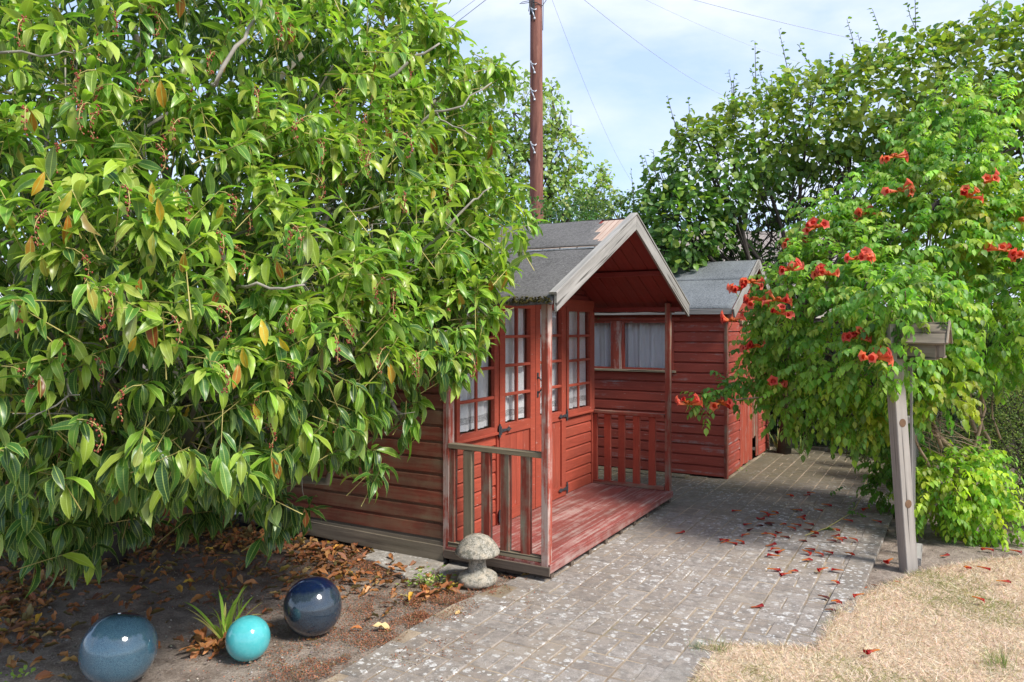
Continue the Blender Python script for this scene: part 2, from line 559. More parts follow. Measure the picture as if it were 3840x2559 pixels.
def inside(poly, x, y):
    r = False
    j = len(poly) - 1
    for i in range(len(poly)):
        xi, yi = poly[i][0], poly[i][1]; xj, yj = poly[j][0], poly[j][1]
        if (yi > y) != (yj > y) and x < (xj - xi) * (y - yi) / (yj - yi + 1e-12) + xi: r = not r
        j = i
    return r

# path outline (world metres)
k0, k1 = gr(3042, 2369), gr(3198, 2066)
kdir = (k1 - k0).normalized()
far_r = k0 + kdir * 5.8
near_r = k0 - kdir * 0.10                                   # where the lawn cuts across
n2 = gr(2566, 2436)                                         # second edging, towards the camera
nr = Vector((kdir.y, -kdir.x, 0))
PATH = [gr(1272, 2535) + Vector((-.35, -.55, 0)), gr(1272, 2535), gr(1531, 2370), gr(1697, 2276), gr(1830, 2222), gr(1960, 2180),
        sh(0.0, 0.03), sh(0.1, 0.15), sh(2.35, 0.15), sh(2.35, 2.4), s2(0.02, 2.4), s2(0.02, 0.02), s2(2.45, 0.02), s2(2.5, -0.1),
        far_r + Vector((0.05, 0, 0)), near_r - kdir * 0.32 + nr * 0.06, n2 + nr * 0.35 - kdir * 0.05, n2 - kdir * 1.6, n2 - kdir * 1.6 - Vector((1.9, 0, 0))]
PATH = [(p[0], p[1]) for p in PATH]
path = link('path', me('path', [(x, y, 0.0125) for x, y in PATH], [tuple(range(len(PATH)))], M_sand))
tag(path, 'grey block paving in basket weave with sandy joints', kind='structure')

def slab_mesh(name, w, l, h, mat, cut=0.0):
    c = 0.005
    v, f = [], []
    rings = [(0, 0), (0, h - c), (c, h)]
    pts = [(-w / 2, -l / 2), (w / 2, -l / 2), (w / 2, l / 2), (-w / 2, l / 2)]
    pts = [(x + jit(0.0022), y + jit(0.0022)) for x, y in pts]
    for ins, z in rings:
        for x, y in pts:
            v.append((x - math.copysign(ins, x), y - math.copysign(ins, y), z))
    for r_ in range(2):
        for j in range(4):
            a = r_ * 4 + j; b = r_ * 4 + (j + 1) % 4
            f.append((a, b, b + 4, a + 4))
    f.append((8, 9, 10, 11))
    return v, f
CELL = 0.208
pav_meshes = []
for i in range(6):
    v_, f_ = slab_mesh('p', 0.0985, 0.2005, 0.014, None)
    pav_meshes.append(me('paver', v_, f_, M_pav))
org = sh(0, -0.035)
LEFT = [gr(1180, 2610), gr(1272, 2535), gr(1531, 2370), gr(1697, 2276), gr(1830, 2222)]
def near_left(p):
    for a_, b_ in zip(LEFT[:-1], LEFT[1:]):
        d = b_ - a_; t = max(0, min(1, (p - a_).dot(d) / d.dot(d)))
        if (a_ + d * t - p).length < 0.105: return True
    return False
cand = []
for i in range(-22, 44):
    for j in range(-34, 16):
        for h_ in range(2):
            if (i + j) % 2 == 0:
                a, b, rot = (i + 0.5) * CELL, (j + 0.25 + 0.5 * h_) * CELL, math.pi / 2
            else:
                a, b, rot = (i + 0.25 + 0.5 * h_) * CELL, (j + 0.5) * CELL, 0.0
            p = org + AX * a + BX * b
            if not inside(PATH, p.x, p.y): continue
            d = (p - Vector((k0.x, k0.y, 0))); side = d.x * kdir.y - d.y * kdir.x
            if side > 0.062 and p.y > near_r.y - 0.3 and p.x > 1.2: continue
            d = (p - n2); side = d.x * kdir.y - d.y * kdir.x
            if side > 0.075 and p.y < n2.y - 0.1: continue
            if near_left(p): continue
            cand.append((p, rot))
cand.sort(key=lambda q: (q[0].x ** 2 + q[0].y ** 2) + (100 if q[0].y < 3.28 else 0) + (60 if abs(q[0].x / max(q[0].y, .1)) > 0.72 else 0))
rest = MB()
for n_, (p, rot) in enumerate(cand):
    z = 0.002 + jit(0.0026)
    Mx = Matrix.Translation((p.x, p.y, z)) @ Matrix.Rotation(ANG + rot + jit(0.012), 4, 'Z') @ Matrix.Rotation(jit(0.014), 4, 'X')
    if n_ < 290:
        link('paver', random.choice(pav_meshes), path, Mx)
    else:
        msh = random.choice(pav_meshes)
        rest.add([Mx @ v_.co for v_ in msh.vertices], [tuple(q.vertices) for q in msh.polygons])
o = rest.build('distant_pavers', M_pav, path); o['kind'] = 'stuff'

def edging(p0, p1, l=0.20, w=0.10, off=0.0, hgt=0.022, name='edging_block'):
    d = (p1 - p0); L = d.length; d.normalize()
    n = int(L / (l + 0.006))
    v_, f_ = slab_mesh('e', w, l, hgt, None)
    msh = me('edging_block', v_, f_, M_kerb)
    for i in range(n):
        p = p0 + d * ((i + 0.5) * (l + 0.006))
        Mx = Matrix.Translation((p.x, p.y, jit(0.002))) @ Matrix.Rotation(math.atan2(d.y, d.x) - math.pi / 2 + jit(0.012), 4, 'Z')
        link(name, msh, path, Mx)
for o_, p0_, p1_ in ((-0.06, near_r - kdir * .38, far_r - kdir * 1.2), (-0.165, near_r - kdir * .38, far_r - kdir * 1.2), (-0.06, n2 - kdir * 1.5, n2 + kdir * .42), (-0.165, n2 - kdir * 1.5, n2 + kdir * .42)):
    edging(p0_ + nr * o_ - Vector((0, 0, 0.003)), p1_ + nr * o_ - Vector((0, 0, 0.003)), 0.20, 0.10, hgt=0.012, name='infill_paver')
edging(near_r + nr * 0.09, far_r - kdir * 0.3 + nr * 0.09, 0.42, 0.15)
edging(n2 - kdir * 1.5 + nr * 0.07, n2 + nr * 0.07, 0.42, 0.13)
pl = [gr(1180, 2610), gr(1272, 2535), gr(1531, 2370), gr(1697, 2276), gr(1830, 2222)]
for a_, b_ in zip(pl[:-1], pl[1:]): edging(a_ + Vector((.05, -.03, 0)), b_ + Vector((.05, -.03, 0)), 0.2, 0.11, hgt=0.018, name='border_paver')
edging(s2(-0.10, 2.4), s2(-0.10, 0.1), 0.4, 0.16, hgt=0.03, name='footing_slab')
edging(s2(0.0, -0.12), s2(2.4, -0.12), 0.4, 0.18, hgt=0.018, name='footing_slab')
edging(s2(2.55, 0.0), s2(2.55, -1.5), 0.45, 0.12, hgt=0.05, name='far_kerb')

# flagstones by the side wall
def flag(name, pts, h, label):
    n = len(pts)
    c = sum((Vector(p) for p in pts), Vector()) / n
    vs = [Vector((p[0], p[1], -0.01)) - c for p in pts] + [Vector((p[0], p[1], h - 0.004)) - c for p in pts] + [(Vector((p[0], p[1], h)) - c) * 1.0 for p in pts]
    vs = [Vector((q.x, q.y, q.z + c.z)) for q in vs]
    for i in range(n):
        q = vs[2 * n + i]; q.x *= 0.975; q.y *= 0.975
    fs = [(r_ * n + i, r_ * n + (i + 1) % n, (r_ + 1) * n + (i + 1) % n, (r_ + 1) * n + i) for r_ in range(2) for i in range(n)] + [tuple(2 * n + i for i in range(n))]
    o = link(name, me(name, vs, fs, M_slab))
    o.location = (c.x, c.y, 0)
    return tag(o, label, 'paving slab')
def pxp(l): return [gr(u, v) for u, v in l]
flag('flagstone', pxp([(1362, 2103), (1400, 2060), (1490, 2072), (1430, 2115)]), 0.016, 'small pale slab corner left of the large flagstone beside the side wall')
flag('flagstone', pxp([(1400, 2118), (1500, 2072), (1590, 2086), (1680, 2105), (1640, 2140), (1560, 2165), (1520, 2170)]), 0.018, 'largest grey flagstone lying in the bed beside the summerhouse side wall')
flag('flagstone', pxp([(1645, 2145), (1690, 2116), (1800, 2120), (1790, 2165), (1690, 2190), (1650, 2180)]), 0.014, 'grey flagstone behind the stone mushroom')

# lawn
LAWN = [vgr(1596, 1496), vgr(1700, 1494), vgr(1800, 1496), vgr(1872, 1502), vgr(1893, 1480), vgr(1905, 1450), vgr(1930, 1415), vgr(1975, 1385), vgr(2040, 1352), vgr(2110, 1325), vgr(2200, 1305), vgr(2290, 1293), vgr(2400, 1284),
        vgr(2600, 1278), Vector((9, 5.6, 0)), Vector((9, 0.5, 0)), Vector((0.1, 0.5, 0)), n2 - kdir * 1.6 + nr * 0.16, n2 + nr * 0.15]
LAWN = [(p[0], p[1]) for p in LAWN]
lawn = link('lawn', me('lawn', [(x, y, 0.021) for x, y in LAWN], [tuple(range(len(LAWN)))][::-1], M_lawn))
tag(lawn, 'sun dried straw coloured lawn', kind='structure')
if lawn.data.polygons[0].normal.z < 0: lawn.data.flip_normals()
if path.data.polygons[0].normal.z < 0: path.data.flip_normals()

# ------------------------------------------------------------------ numpy scatter meshes
def norm(a): return a / np.maximum(np.linalg.norm(a, axis=-1, keepdims=True), 1e-9)

def leaf_tpl(L, W, arch=0.3, fold=0.25, nseg=5, peak=0.42, wav=0.0, tip=1.0, petiole=0.08):
    """leaf blade along +x, folded about the midrib, arching towards -z: verts, tris, uv"""
    V, UV, T = [(0, 0, 0)], [(0.5, 0)], []
    def P(q):
        a = arch * q
        if abs(arch) < 1e-4: return q * L, 0.0
        return L * math.sin(a) / arch, -L * (1 - math.cos(a)) / arch
    for i in range(1, nseg):
        q = petiole + (1 - petiole) * i / nseg
        qq = (i / nseg)
        w = W / 2 * (math.sin(math.pi * qq ** (math.log(0.5) / math.log(peak))) ** (0.85 * tip))
        x, z = P(q)
        wz = wav * W * math.sin(i * 2.3)
        V += [(x, w, z + w * fold * 1.6 + wz), (x, 0, z), (x, -w, z + w * fold * 1.6 - wz)]
        UV += [(0, q), (0.5, q), (1, q)]
    x, z = P(1.0)
    V.append((x, 0, z)); UV.append((0.5, 1))
    T += [(0, 2, 1), (0, 3, 2)]
    for i in range(nseg - 2):
        a = 1 + 3 * i
        T += [(a, a + 1, a + 4), (a, a + 4, a + 3), (a + 1, a + 2, a + 5), (a + 1, a + 5, a + 4)]
    a = 1 + 3 * (nseg - 2); e = len(V) - 1
    T += [(a, a + 1, e), (a + 1, a + 2, e)]
    return np.array(V, float), np.array(T, int), np.array(UV, float)

def axes(t, up=None, roll=0.0):
    t = norm(t)
    if up is None: up = np.tile(np.array([0, 0, 1.0]), (len(t), 1))
    y = np.cross(up, t)
    bad = np.linalg.norm(y, axis=1) < 1e-3
    y[bad] = (0, 1, 0)
    y = norm(y)
    z = np.cross(t, y)
    if roll:
        r = rng.normal(0, roll, len(t))[:, None]
        y, z = y * np.cos(r) + z * np.sin(r), z * np.cos(r) - y * np.sin(r)
    return np.stack([t, y, z], axis=2)      # columns

def np_mesh(name, V, T, mat, tint=None, uv=None, smooth=True):
    m = bpy.data.meshes.new(name)
    m.vertices.add(len(V)); m.vertices.foreach_set('co', V.astype(np.float32).ravel())
    m.loops.add(len(T) * 3); m.loops.foreach_set('vertex_index', T.astype(np.int32).ravel())
    m.polygons.add(len(T))
    m.polygons.foreach_set('loop_start', np.arange(0, len(T) * 3, 3, dtype=np.int32))
    m.polygons.foreach_set('loop_total', np.full(len(T), 3, dtype=np.int32))
    if tint is not None:
        a = m.attributes.new('tint', 'FLOAT_COLOR', 'POINT')
        c = np.ones((len(V), 4), np.float32); c[:, :3] = tint
        a.data.foreach_set('color', c.ravel())
    if uv is not None:
        u = m.uv_layers.new(name='UVMap')
        u.data.foreach_set('uv', uv[T.ravel()].astype(np.float32).ravel())
    m.materials.append(mat)
    m.update(calc_edges=True)
    if smooth: m.shade_smooth()
    m.validate()
    return m

def scatter(name, tpls, P, M, S, tint, mat, parent=None, kind='stuff', smooth=True):
    """tpls: list of templates; P (N,3), M (N,3,3), S (N,), tint (N,3)"""
    N = len(P)
    which = rng.integers(0, len(tpls), N)
    VV, TT, UU, CC = [], [], [], []
    k = 0
    for i, (V, T, U) in enumerate(tpls):
        s = np.where(which == i)[0]
        if len(s) == 0: continue
        W = np.einsum('nij,vj->nvi', M[s], V) * S[s][:, None, None] + P[s][:, None, :]
        nv = len(V)
        VV.append(W.reshape(-1, 3))
        TT.append((T[None] + (np.arange(len(s)) * nv)[:, None, None] + k).reshape(-1, 3))
        UU.append(np.tile(U, (len(s), 1)))
        CC.append(np.repeat(tint[s], nv, axis=0))
        k += nv * len(s)
    m = np_mesh(name, np.concatenate(VV), np.concatenate(TT), mat, np.concatenate(CC), np.concatenate(UU), smooth)
    o = link(name, m, parent)
    if kind: o['kind'] = kind
    return o

def as_parts(name, tpls, P, M, S, tint, mat, parent, nmesh=10, colors=None):
    """individual pieces sharing a few meshes"""
    ms = []
    for i in range(nmesh):
        V, T, U = tpls[i % len(tpls)]
        c = tint[rng.integers(0, len(tint))]
        ms.append(np_mesh(name, V, T, mat, np.tile(c, (len(V), 1)), U))
    for i in range(len(P)):
        Mx = Matrix.Identity(4)
        for r_ in range(3):
            for c_ in range(3): Mx[r_][c_] = M[i][r_][c_] * S[i]
            Mx[r_][3] = P[i][r_]
        link(name, ms[rng.integers(0, nmesh)], parent, Mx)

def mk_leaf(name, trans=0.35, gloss=0.35, rib=(0.30, 0.42, 0.10), margin=0.0, tr_gain=(1.5, 1.7, 0.7)):
    m = Mt(name)
    a = m.n('Attribute'); a.attribute_name = 'tint'
    uv = m.n('UVMap'); uv.uv_map = 'UVMap'
    sx = m.n('SeparateXYZ'); m.l(uv.outputs[0], sx.inputs[0])
    d = m.math('ABSOLUTE', m.math('SUBTRACT', sx.outputs[0], 0.5))
    c = a.outputs['Color']
    vein = m.n('TexWave'); vein.inputs['Scale'].default_value = 5; vein.bands_direction = 'Y'
    vein.inputs['Distortion'].default_value = 0.6
    m.l(uv.outputs[0], vein.inputs['Vector'])
    c = m.mix(m.math('MULTIPLY', vein.outputs[0], 0.14), c, m.mix(0.5, c, rib))
    c = m.mix(m.ramp(d, [(0.02, 0.75), (0.055, 0)]), c, rib)
    if margin: c = m.mix(m.ramp(d, [(0.40, 0), (0.49, margin)]), c, rib)
    g = m.n('NewGeometry')
    back = m.mix(0.55, c, (0.20, 0.27, 0.10))
    c2 = m.mix(g.outputs['Backfacing'], c, back)
    m.color(c2, gloss, 0.45)
    t = m.n('BsdfTranslucent')
    m.l(m.mix(1.0, c, tr_gain, 'MULTIPLY'), t.inputs[0])
    ms = m.n('MixShader'); ms.inputs[0].default_value = trans
    m.l(m.b.outputs[0], ms.inputs[1]); m.l(t.outputs[0], ms.inputs[2]); m.l(ms.outputs[0], m.out.inputs[0])
    return m.m
M_laurel = mk_leaf('laurel_leaf', 0.34, 0.33, (0.46, 0.58, 0.15), 0.6)
M_vine = mk_leaf('vine_leaf', 0.45, 0.5, (0.25, 0.42, 0.08))
M_hazel = mk_leaf('hedge_leaf', 0.38, 0.45, (0.20, 0.30, 0.08))
M_deadleaf = mk_leaf('dead_leaf', 0.15, 0.6, (0.45, 0.26, 0.10), tr_gain=(1.2, 1.0, 0.8))
M_bark = bare_wood('grey_bark', (0.40, 0.37, 0.31), (0.22, 0.20, 0.165), (6, 14, 14), crack=False)
M_barkdark = bare_wood('dark_bark', (0.10, 0.085, 0.07), (0.05, 0.042, 0.035), (6, 14, 14), crack=False)
M_vinebark = bare_wood('vine_bark', (0.42, 0.31, 0.21), (0.25, 0.17, 0.11), (3, 30, 30), crack=True)
M_berry = simple('berry', (0.26, 0.055, 0.035), 0.35)
M_stalk = simple('fruit_stalk', (0.42, 0.36, 0.12), 0.6)
# ------------------------------------------------------------------ wooden buildings
UP = Vector((0, 0, 1))
def siding(parent, p0, p1, z0, z1, pitch, mat, openings=(), lim=None, mats=None, name='siding_board'):
    """shiplap boards from p0 to p1 (walking with the outside on the right)"""
    p0, p1 = Vector(p0), Vector(p1)
    d = (p1 - p0); L = d.length; d.normalize()
    out = d.cross(UP)
    n = int(round((z1 - z0) / pitch)) if lim is None else int(math.ceil((z1 - z0) / pitch))
    for k in range(n):
        za = z0 + k * pitch; w = pitch + 0.006
        segs = [(0.0, L)]
        for (s0, s1, oa, ob) in openings:
            if za + pitch * 0.5 > oa and za + pitch * 0.5 < ob:
                ns = []
                for a, b in segs:
                    if s0 > a: ns.append((a, min(b, s0)))
                    if s1 < b: ns.append((max(a, s1), b))
                segs = [q for q in ns if q[1] - q[0] > 0.01]
        for a, b in segs:
            prof = [(0.0, -0.006), (0.0, 0.013), (0.004, 0.018), (pitch * 0.80, 0.016), (pitch * 0.92, 0.002), (w, 0.001), (w, -0.006)]
            v, f = [], []
            for e in (0, 1):
                for (yy, zz) in prof:
                    x = a if e == 0 else b
                    if lim:
                        lo, hi = lim(za + yy)
                        x = max(a, lo) if e == 0 else min(b, hi)
                        if hi <= lo: x = (lo + hi) / 2
                    v.append((x, yy, zz))
            m_ = len(prof)
            for j in range(m_):
                f.append((j, (j + 1) % m_, m_ + (j + 1) % m_, m_ + j)[::-1])
            f.append(tuple(range(m_))); f.append(tuple(m_ + j for j in range(m_))[::-1])
            mt = mat if not mats else mats(k, za)
            tilt = jit(0.002)
            Mx = frame(p0 + UP * (za + jit(0.0015)), d, UP, out) @ Matrix.Rotation(tilt, 4, 'X')
            link(name, me(name, v, f, mt), parent, Mx)

def box_part(name, parent, mat, x0, x1, y0, y1, z0, z1):
    """a board by its box; grain along its longest side"""
    d = [x1 - x0, y1 - y0, z1 - z0]
    c = [(x0 + x1) / 2, (y0 + y1) / 2, (z0 + z1) / 2]
    k = d.index(max(d))
    e = [Vector((1, 0, 0)), Vector((0, 1, 0)), Vector((0, 0, 1))]
    j = (k + 1) % 3; l_ = (k + 2) % 3
    p0 = Vector(c) - e[k] * d[k] / 2; p1 = Vector(c) + e[k] * d[k] / 2
    return board(name, parent, mat, p0, p1, e[j], d[j], d[l_], 0.0025)

def curtain(M, w, z0, z1, mat, label, folds=6, group='white net curtains behind the summerhouse glass', amp=0.012):
    n, mz = 70, 8
    vs, fs = [], []
    ph = random.random() * 6
    for j in range(mz + 1):
        q = j / mz
        z = z0 + (z1 - z0) * q
        for i in range(n + 1):
            x = w * i / n
            a = amp * (0.5 + 0.5 * (1 - q))
            y = a * math.sin(x / w * folds * 6.28 + ph + 0.6 * math.sin(x * 9 + q * 2)) + a * 0.5 * math.sin(x / w * folds * 14.1 + ph * 2 + q)
            vs.append((x, y, z))
    for j in range(mz):
        for i in range(n):
            k = j * (n + 1) + i
            fs.append((k, k + 1, k + n + 2, k + n + 1))
    o = link('curtain', me('curtain', vs, fs, mat, True))
    o.matrix_world = M
    return tag(o, label, 'curtain', group)

def glazed(parent, name, x0, x1, z0, z1, y, fr, rows, cols, mat, depth=0.03, bar=0.022, botfr=None, draw_frame=True):
    """a frame mesh (returned) with glazing bars and panes as its children; faces -y"""
    botfr = botfr or fr
    b = MB()
    b.box(x0, x0 + fr, y - depth, y, z0, z1); b.box(x1 - fr, x1, y - depth, y, z0, z1)
    b.box(x0 + fr, x1 - fr, y - depth + .001, y, z0, z0 + botfr); b.box(x0 + fr, x1 - fr, y - depth + .001, y, z1 - fr, z1)
    o = b.build(name, mat, parent)
    gx0, gx1, gz0, gz1 = x0 + fr, x1 - fr, z0 + botfr, z1 - fr
    for i in range(1, cols):
        x = gx0 + (gx1 - gx0) * i / cols
        box_part('glazing_bar', o, mat, x - bar / 2, x + bar / 2, y - depth * 0.75, y - 0.004, gz0, gz1)
    for j in range(1, rows):
        z = gz0 + (gz1 - gz0) * j / rows
        box_part('glazing_bar', o, mat, gx0, gx1, y - depth * 0.86, y - 0.003, z - bar / 2, z + bar / 2)
    for i in range(cols):
        for j in range(rows):
            a0 = gx0 + (gx1 - gx0) * i / cols; a1 = gx0 + (gx1 - gx0) * (i + 1) / cols
            c0 = gz0 + (gz1 - gz0) * j / rows; c1 = gz0 + (gz1 - gz0) * (j + 1) / rows
            tx, tz = jit(0.0012), jit(0.0012)
            g = MB(); g.box(a0, a1, y - 0.007, y - 0.004, c0, c1)
            v = [(p[0], p[1] + (tx if p[0] > (a0 + a1) / 2 else -tx) + (tz if p[2] > (c0 + c1) / 2 else -tz), p[2]) for p in g.v]
            link('pane', me('pane', v, g.f, M_glass), o)
    return o

# ---------------- summerhouse: local x = A (along the porch), y = B (back), z up
house = empty('summerhouse', SH, ANG, 'red summerhouse with grey felt gable roof and an open railed porch', 'summerhouse')
HW, PD, HD, EZ = 2.40, 0.73, 2.75, 1.80
RX0, RX1, RY0, RY1 = -0.15, 2.55, -0.16, 2.92
RZ0, RZ1 = 1.775, 2.415                        # top of the roof boarding at eave and ridge
def roofz(x): 
    q = (x - RX0) / (1.2 - RX0) if x <= 1.2 else (RX1 - x) / (RX1 - 1.2)
    return RZ0 + (RZ1 - RZ0) * q

# walls
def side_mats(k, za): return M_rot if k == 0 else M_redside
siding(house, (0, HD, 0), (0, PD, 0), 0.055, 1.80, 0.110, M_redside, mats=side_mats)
siding(house, (HW, PD, 0), (HW, HD, 0), 0.10, 1.80, 0.110, M_red)
siding(house, (HW, HD, 0), (0, HD, 0), 0.10, 1.80, 0.110, M_redside)
siding(house, (0, PD, 0), (HW, PD, 0), 0.125, 1.79, 0.0985, M_red, openings=[(0.045, 2.365, 0.80, 1.79), (0.615, 1.775, 0.1, 1.79)])
siding(house, (0, PD, 0), (HW, PD, 0), 1.80, 2.41, 0.0985, M_redsoffit, lim=lambda z: ((z + .03 - RZ0) / (RZ1 - RZ0) * 1.35 - .15, 2.55 - (z + .03 - RZ0) / (RZ1 - RZ0) * 1.35))
siding(house, (HW, HD, 0), (0, HD, 0), 1.80, 2.41, 0.11, M_redside, lim=lambda z: ((z + .03 - RZ0) / (RZ1 - RZ0) * 1.35 - .15, 2.55 - (z + .03 - RZ0) / (RZ1 - RZ0) * 1.35))
for (x, y, mt) in ((-0.022, PD - 0.006, M_redpost), (HW + 0.004, PD - 0.006, M_red)):
    box_part('corner_trim', house, mt, x, x + 0.018, y - 0.02, y + 0.03, 0.05, 1.78)
    box_part('corner_trim', house, mt, x + (0.018 if x < 0 else -0.044), x + (0.062 if x < 0 else 0), y - 0.022, y - 0.004, 0.125, 1.78)
box_part('corner_trim', house, M_redside, -0.020, 0.0, HD - 0.03, HD + 0.02, 0.05, 1.78)
box_part('header_rail', house, M_red, 0.0, HW, PD - 0.030, PD - 0.001, 1.765, 1.84)
# loose rotten bottom board on the side wall
o = board('sagging_board', house, M_rot, (-0.022, HD, 0.085), (-0.024, PD + 0.02, 0.072), (0, 0, 1), 0.105, 0.016, 0.003, warp=0.006, label='loose rotten bottom board with flaking paint')
# floor inside and dark inner lining
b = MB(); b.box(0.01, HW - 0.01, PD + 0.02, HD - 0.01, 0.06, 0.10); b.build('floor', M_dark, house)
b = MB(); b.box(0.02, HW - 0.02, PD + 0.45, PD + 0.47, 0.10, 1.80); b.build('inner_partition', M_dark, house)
# corner posts where wall meets porch
# windows
W_Y = PD - 0.004
w1 = glazed(house, 'window', 0.060, 0.600, 0.815, 1.775, W_Y, 0.040, 4, 2, M_red)
w2 = glazed(house, 'window', 1.800, 2.340, 0.815, 1.775, W_Y, 0.040, 4, 2, M_red)
for (x0, x1) in ((0.05, 0.61), (1.79, 2.35)):
    box_part('window_sill', house, M_red, x0, x1, PD - 0.048, PD - 0.002, 0.798, 0.816)
# doors
def strap_hinge(door, x, z, s):
    b = MB()
    y = PD - 0.052
    b.box(x - 0.012 * s - 0.009, x - 0.012 * s + 0.009, y, y + 0.006, z - 0.05, z + 0.05)
    b.box(x - 0.012 * s - 0.016, x - 0.012 * s + 0.016, y - .001, y + 0.005, z - 0.035, z + 0.035)
    b.tube([(x - 0.004 * s, y - 0.002, z - 0.03), (x - 0.004 * s, y - 0.002, z + 0.03)], 0.007, 8)
    pts = [(0.0, 0.014), (0.06, 0.009), (0.10, 0.008), (0.115, 0.020), (0.130, 0.010), (0.155, 0.0)]
    k = len(b.v)
    for yy in (y - 0.003, y + 0.004):
        for (px, pz) in pts: b.v.append((x + px * s, yy, z + pz))
        for (px, pz) in pts[::-1][1:]: b.v.append((x + px * s, yy, z - pz))
    n = len(pts) * 2 - 1
    f1 = tuple(k + i for i in range(n)); f2 = tuple(k + n + i for i in range(n))[::-1]
    b.f += [f1 if s > 0 else f1[::-1], f2 if s > 0 else f2[::-1]]
    for i in range(n): b.f.append((k + i, k + (i + 1) % n, k + n + (i + 1) % n, k + n + i))
    for px in (0.03, 0.08): b.tube([(x + px * s, y - 0.006, z), (x + px * s, y, z)], 0.005, 6)
    b.build('hinge', M_iron, door)

for (x0, x1, hs) in ((0.625, 1.187, 1), (1.195, 1.757, -1)):
    yb = PD - 0.006
    b = MB()
    D = 0.036; st = 0.080
    b.box(x0, x0 + st, yb - D, yb, 0.130, 1.782); b.box(x1 - st, x1, yb - D, yb, 0.130, 1.782)
    b.box(x0 + st, x1 - st, yb - D + .001, yb, 0.130, 0.215)
    b.box(x0 + st, x1 - st, yb - D + .001, yb, 0.790, 0.865)
    b.box(x0 + st, x1 - st, yb - D + .001, yb, 1.742, 1.782)
    d = b.build('door', M_red, house)
    d['label'] = 'left half glazed door' if hs > 0 else 'right half glazed door with the handle'
    gx0, gx1, gz0, gz1 = x0 + st, x1 - st, 0.865, 1.742
    bar = 0.022
    xm = (gx0 + gx1) / 2
    box_part('glazing_bar', d, M_red, xm - bar / 2, xm + bar / 2, yb - 0.030, yb - 0.004, gz0, gz1)
    for j in range(1, 4):
        z = gz0 + (gz1 - gz0) * j / 4
        box_part('glazing_bar', d, M_red, gx0, gx1, yb - 0.033, yb - 0.003, z - bar / 2, z + bar / 2)
    for i in range(2):
        for j in range(4):
            a0 = gx0 + (gx1 - gx0) * i / 2; a1 = gx0 + (gx1 - gx0) * (i + 1) / 2
            c0 = gz0 + (gz1 - gz0) * j / 4; c1 = gz0 + (gz1 - gz0) * (j + 1) / 4
            g = MB(); g.box(a0, a1, yb - 0.010, yb - 0.007, c0, c1)
            tx = jit(0.0012)
            link('pane', me('pane', [(p[0], p[1] + (tx if p[0] > (a0 + a1) / 2 else -tx), p[2]) for p in g.v], g.f, M_glass), d)
    n = 4
    for i in range(n):
        a0 = gx0 + (gx1 - gx0) * i / n; a1 = gx0 + (gx1 - gx0) * (i + 1) / n
        box_part('plank', d, M_red, a0 + 0.002, a1 - 0.002, yb - 0.022, yb - 0.008, 0.212, 0.793)
    if hs > 0:
        strap_hinge(d, x0 + 0.0, 0.825, 1); strap_hinge(d, x0, 0.19, 1)
        b = MB(); b.box(gx0 - .03, gx0 + .3, yb - .008, yb - .003, .2, .8); b.build('panel_back', M_dark, d)
    else:
        strap_hinge(d, x1, 0.825, -1); strap_hinge(d, x1, 0.19, -1)
        b = MB(); b.box(gx0 - .03, gx0 + .3, yb - .008, yb - .003, .2, .8); b.build('panel_back', M_dark, d)
        hx = x0 + 0.030
        b = MB()
        b.tube([(hx, yb - 0.040, 1.19), (hx, yb - 0.052, 1.185), (hx + .004, yb - 0.078, 1.15), (hx - .004, yb - 0.080, 1.10), (hx, yb - 0.052, 1.065), (hx, yb - 0.040, 1.06)], 0.006, 8)
        b.box(hx - 0.012, hx + 0.012, yb - 0.042, yb - 0.036, 1.175, 1.225); b.box(hx - 0.012, hx + 0.012, yb - 0.042, yb - 0.036, 1.025, 1.075)
        b.build('door_handle', M_iron, d)
# cover strip between doors and jambs
box_part('door_jamb', house, M_red, 0.602, 0.622, PD - 0.034, PD - 0.002, 0.125, 1.765)
box_part('door_jamb', house, M_red, 1.760, 1.780, PD - 0.034, PD - 0.002, 0.125, 1.765)

Mh = Matrix.Translation(SH) @ Matrix.Rotation(ANG, 4, 'Z')
for (x, w, zl, lb, fo) in ((0.085, 0.52, 0.86, 'white lace hemmed curtain behind the left window beside the side wall', 3),
                       (0.69, 0.49, 0.87, 'white lace hemmed curtain behind the left glazed door', 4),
                       (1.26, 0.49, 0.87, 'white lace hemmed curtain behind the right glazed door', 4),
                       (1.83, 0.53, 0.86, 'white lace hemmed curtain behind the right window by the far railing', 4)):
    curtain(Mh @ Matrix.Translation((x - 0.03, PD + 0.030, 0)), w, zl, 1.79, M_curt, lb, fo)

# porch deck
for i in range(6):
    y0 = -0.045 + i * 0.1285
    v, f = [], []
    w = 0.124
    prof = [(0, 0.094), (w, 0.094)]
    ng = 9
    for k in range(ng, -1, -1):
        yy = w * k / ng
        if k in (0, ng): prof.append((yy, 0.1205))
        else: prof += [(yy + 0.0035, 0.122), (yy + 0.002, 0.1175), (yy - 0.002, 0.1175), (yy - 0.0035, 0.122)]
    n_ = len(prof)
    for x in (-0.03, 2.43):
        for (yy, zz) in prof: v.append((x, yy, zz))
    for j in range(n_): f.append((j, (j + 1) % n_, n_ + (j + 1) % n_, n_ + j)[::-1])
    f.append(tuple(range(n_))); f.append(tuple(n_ + j for j in range(n_))[::-1])
    link('deck_board', me('deck_board', v, f, M_reddeck), house, Matrix.Translation((0, y0 + 0.002, jit(0.001))))
box_part('porch_fascia', house, M_reddeck, -0.03, 2.43, -0.060, -0.044, 0.062, 0.118)
box_part('porch_fascia', house, M_bearer, -0.046, -0.030, -0.06, PD, 0.050, 0.105)
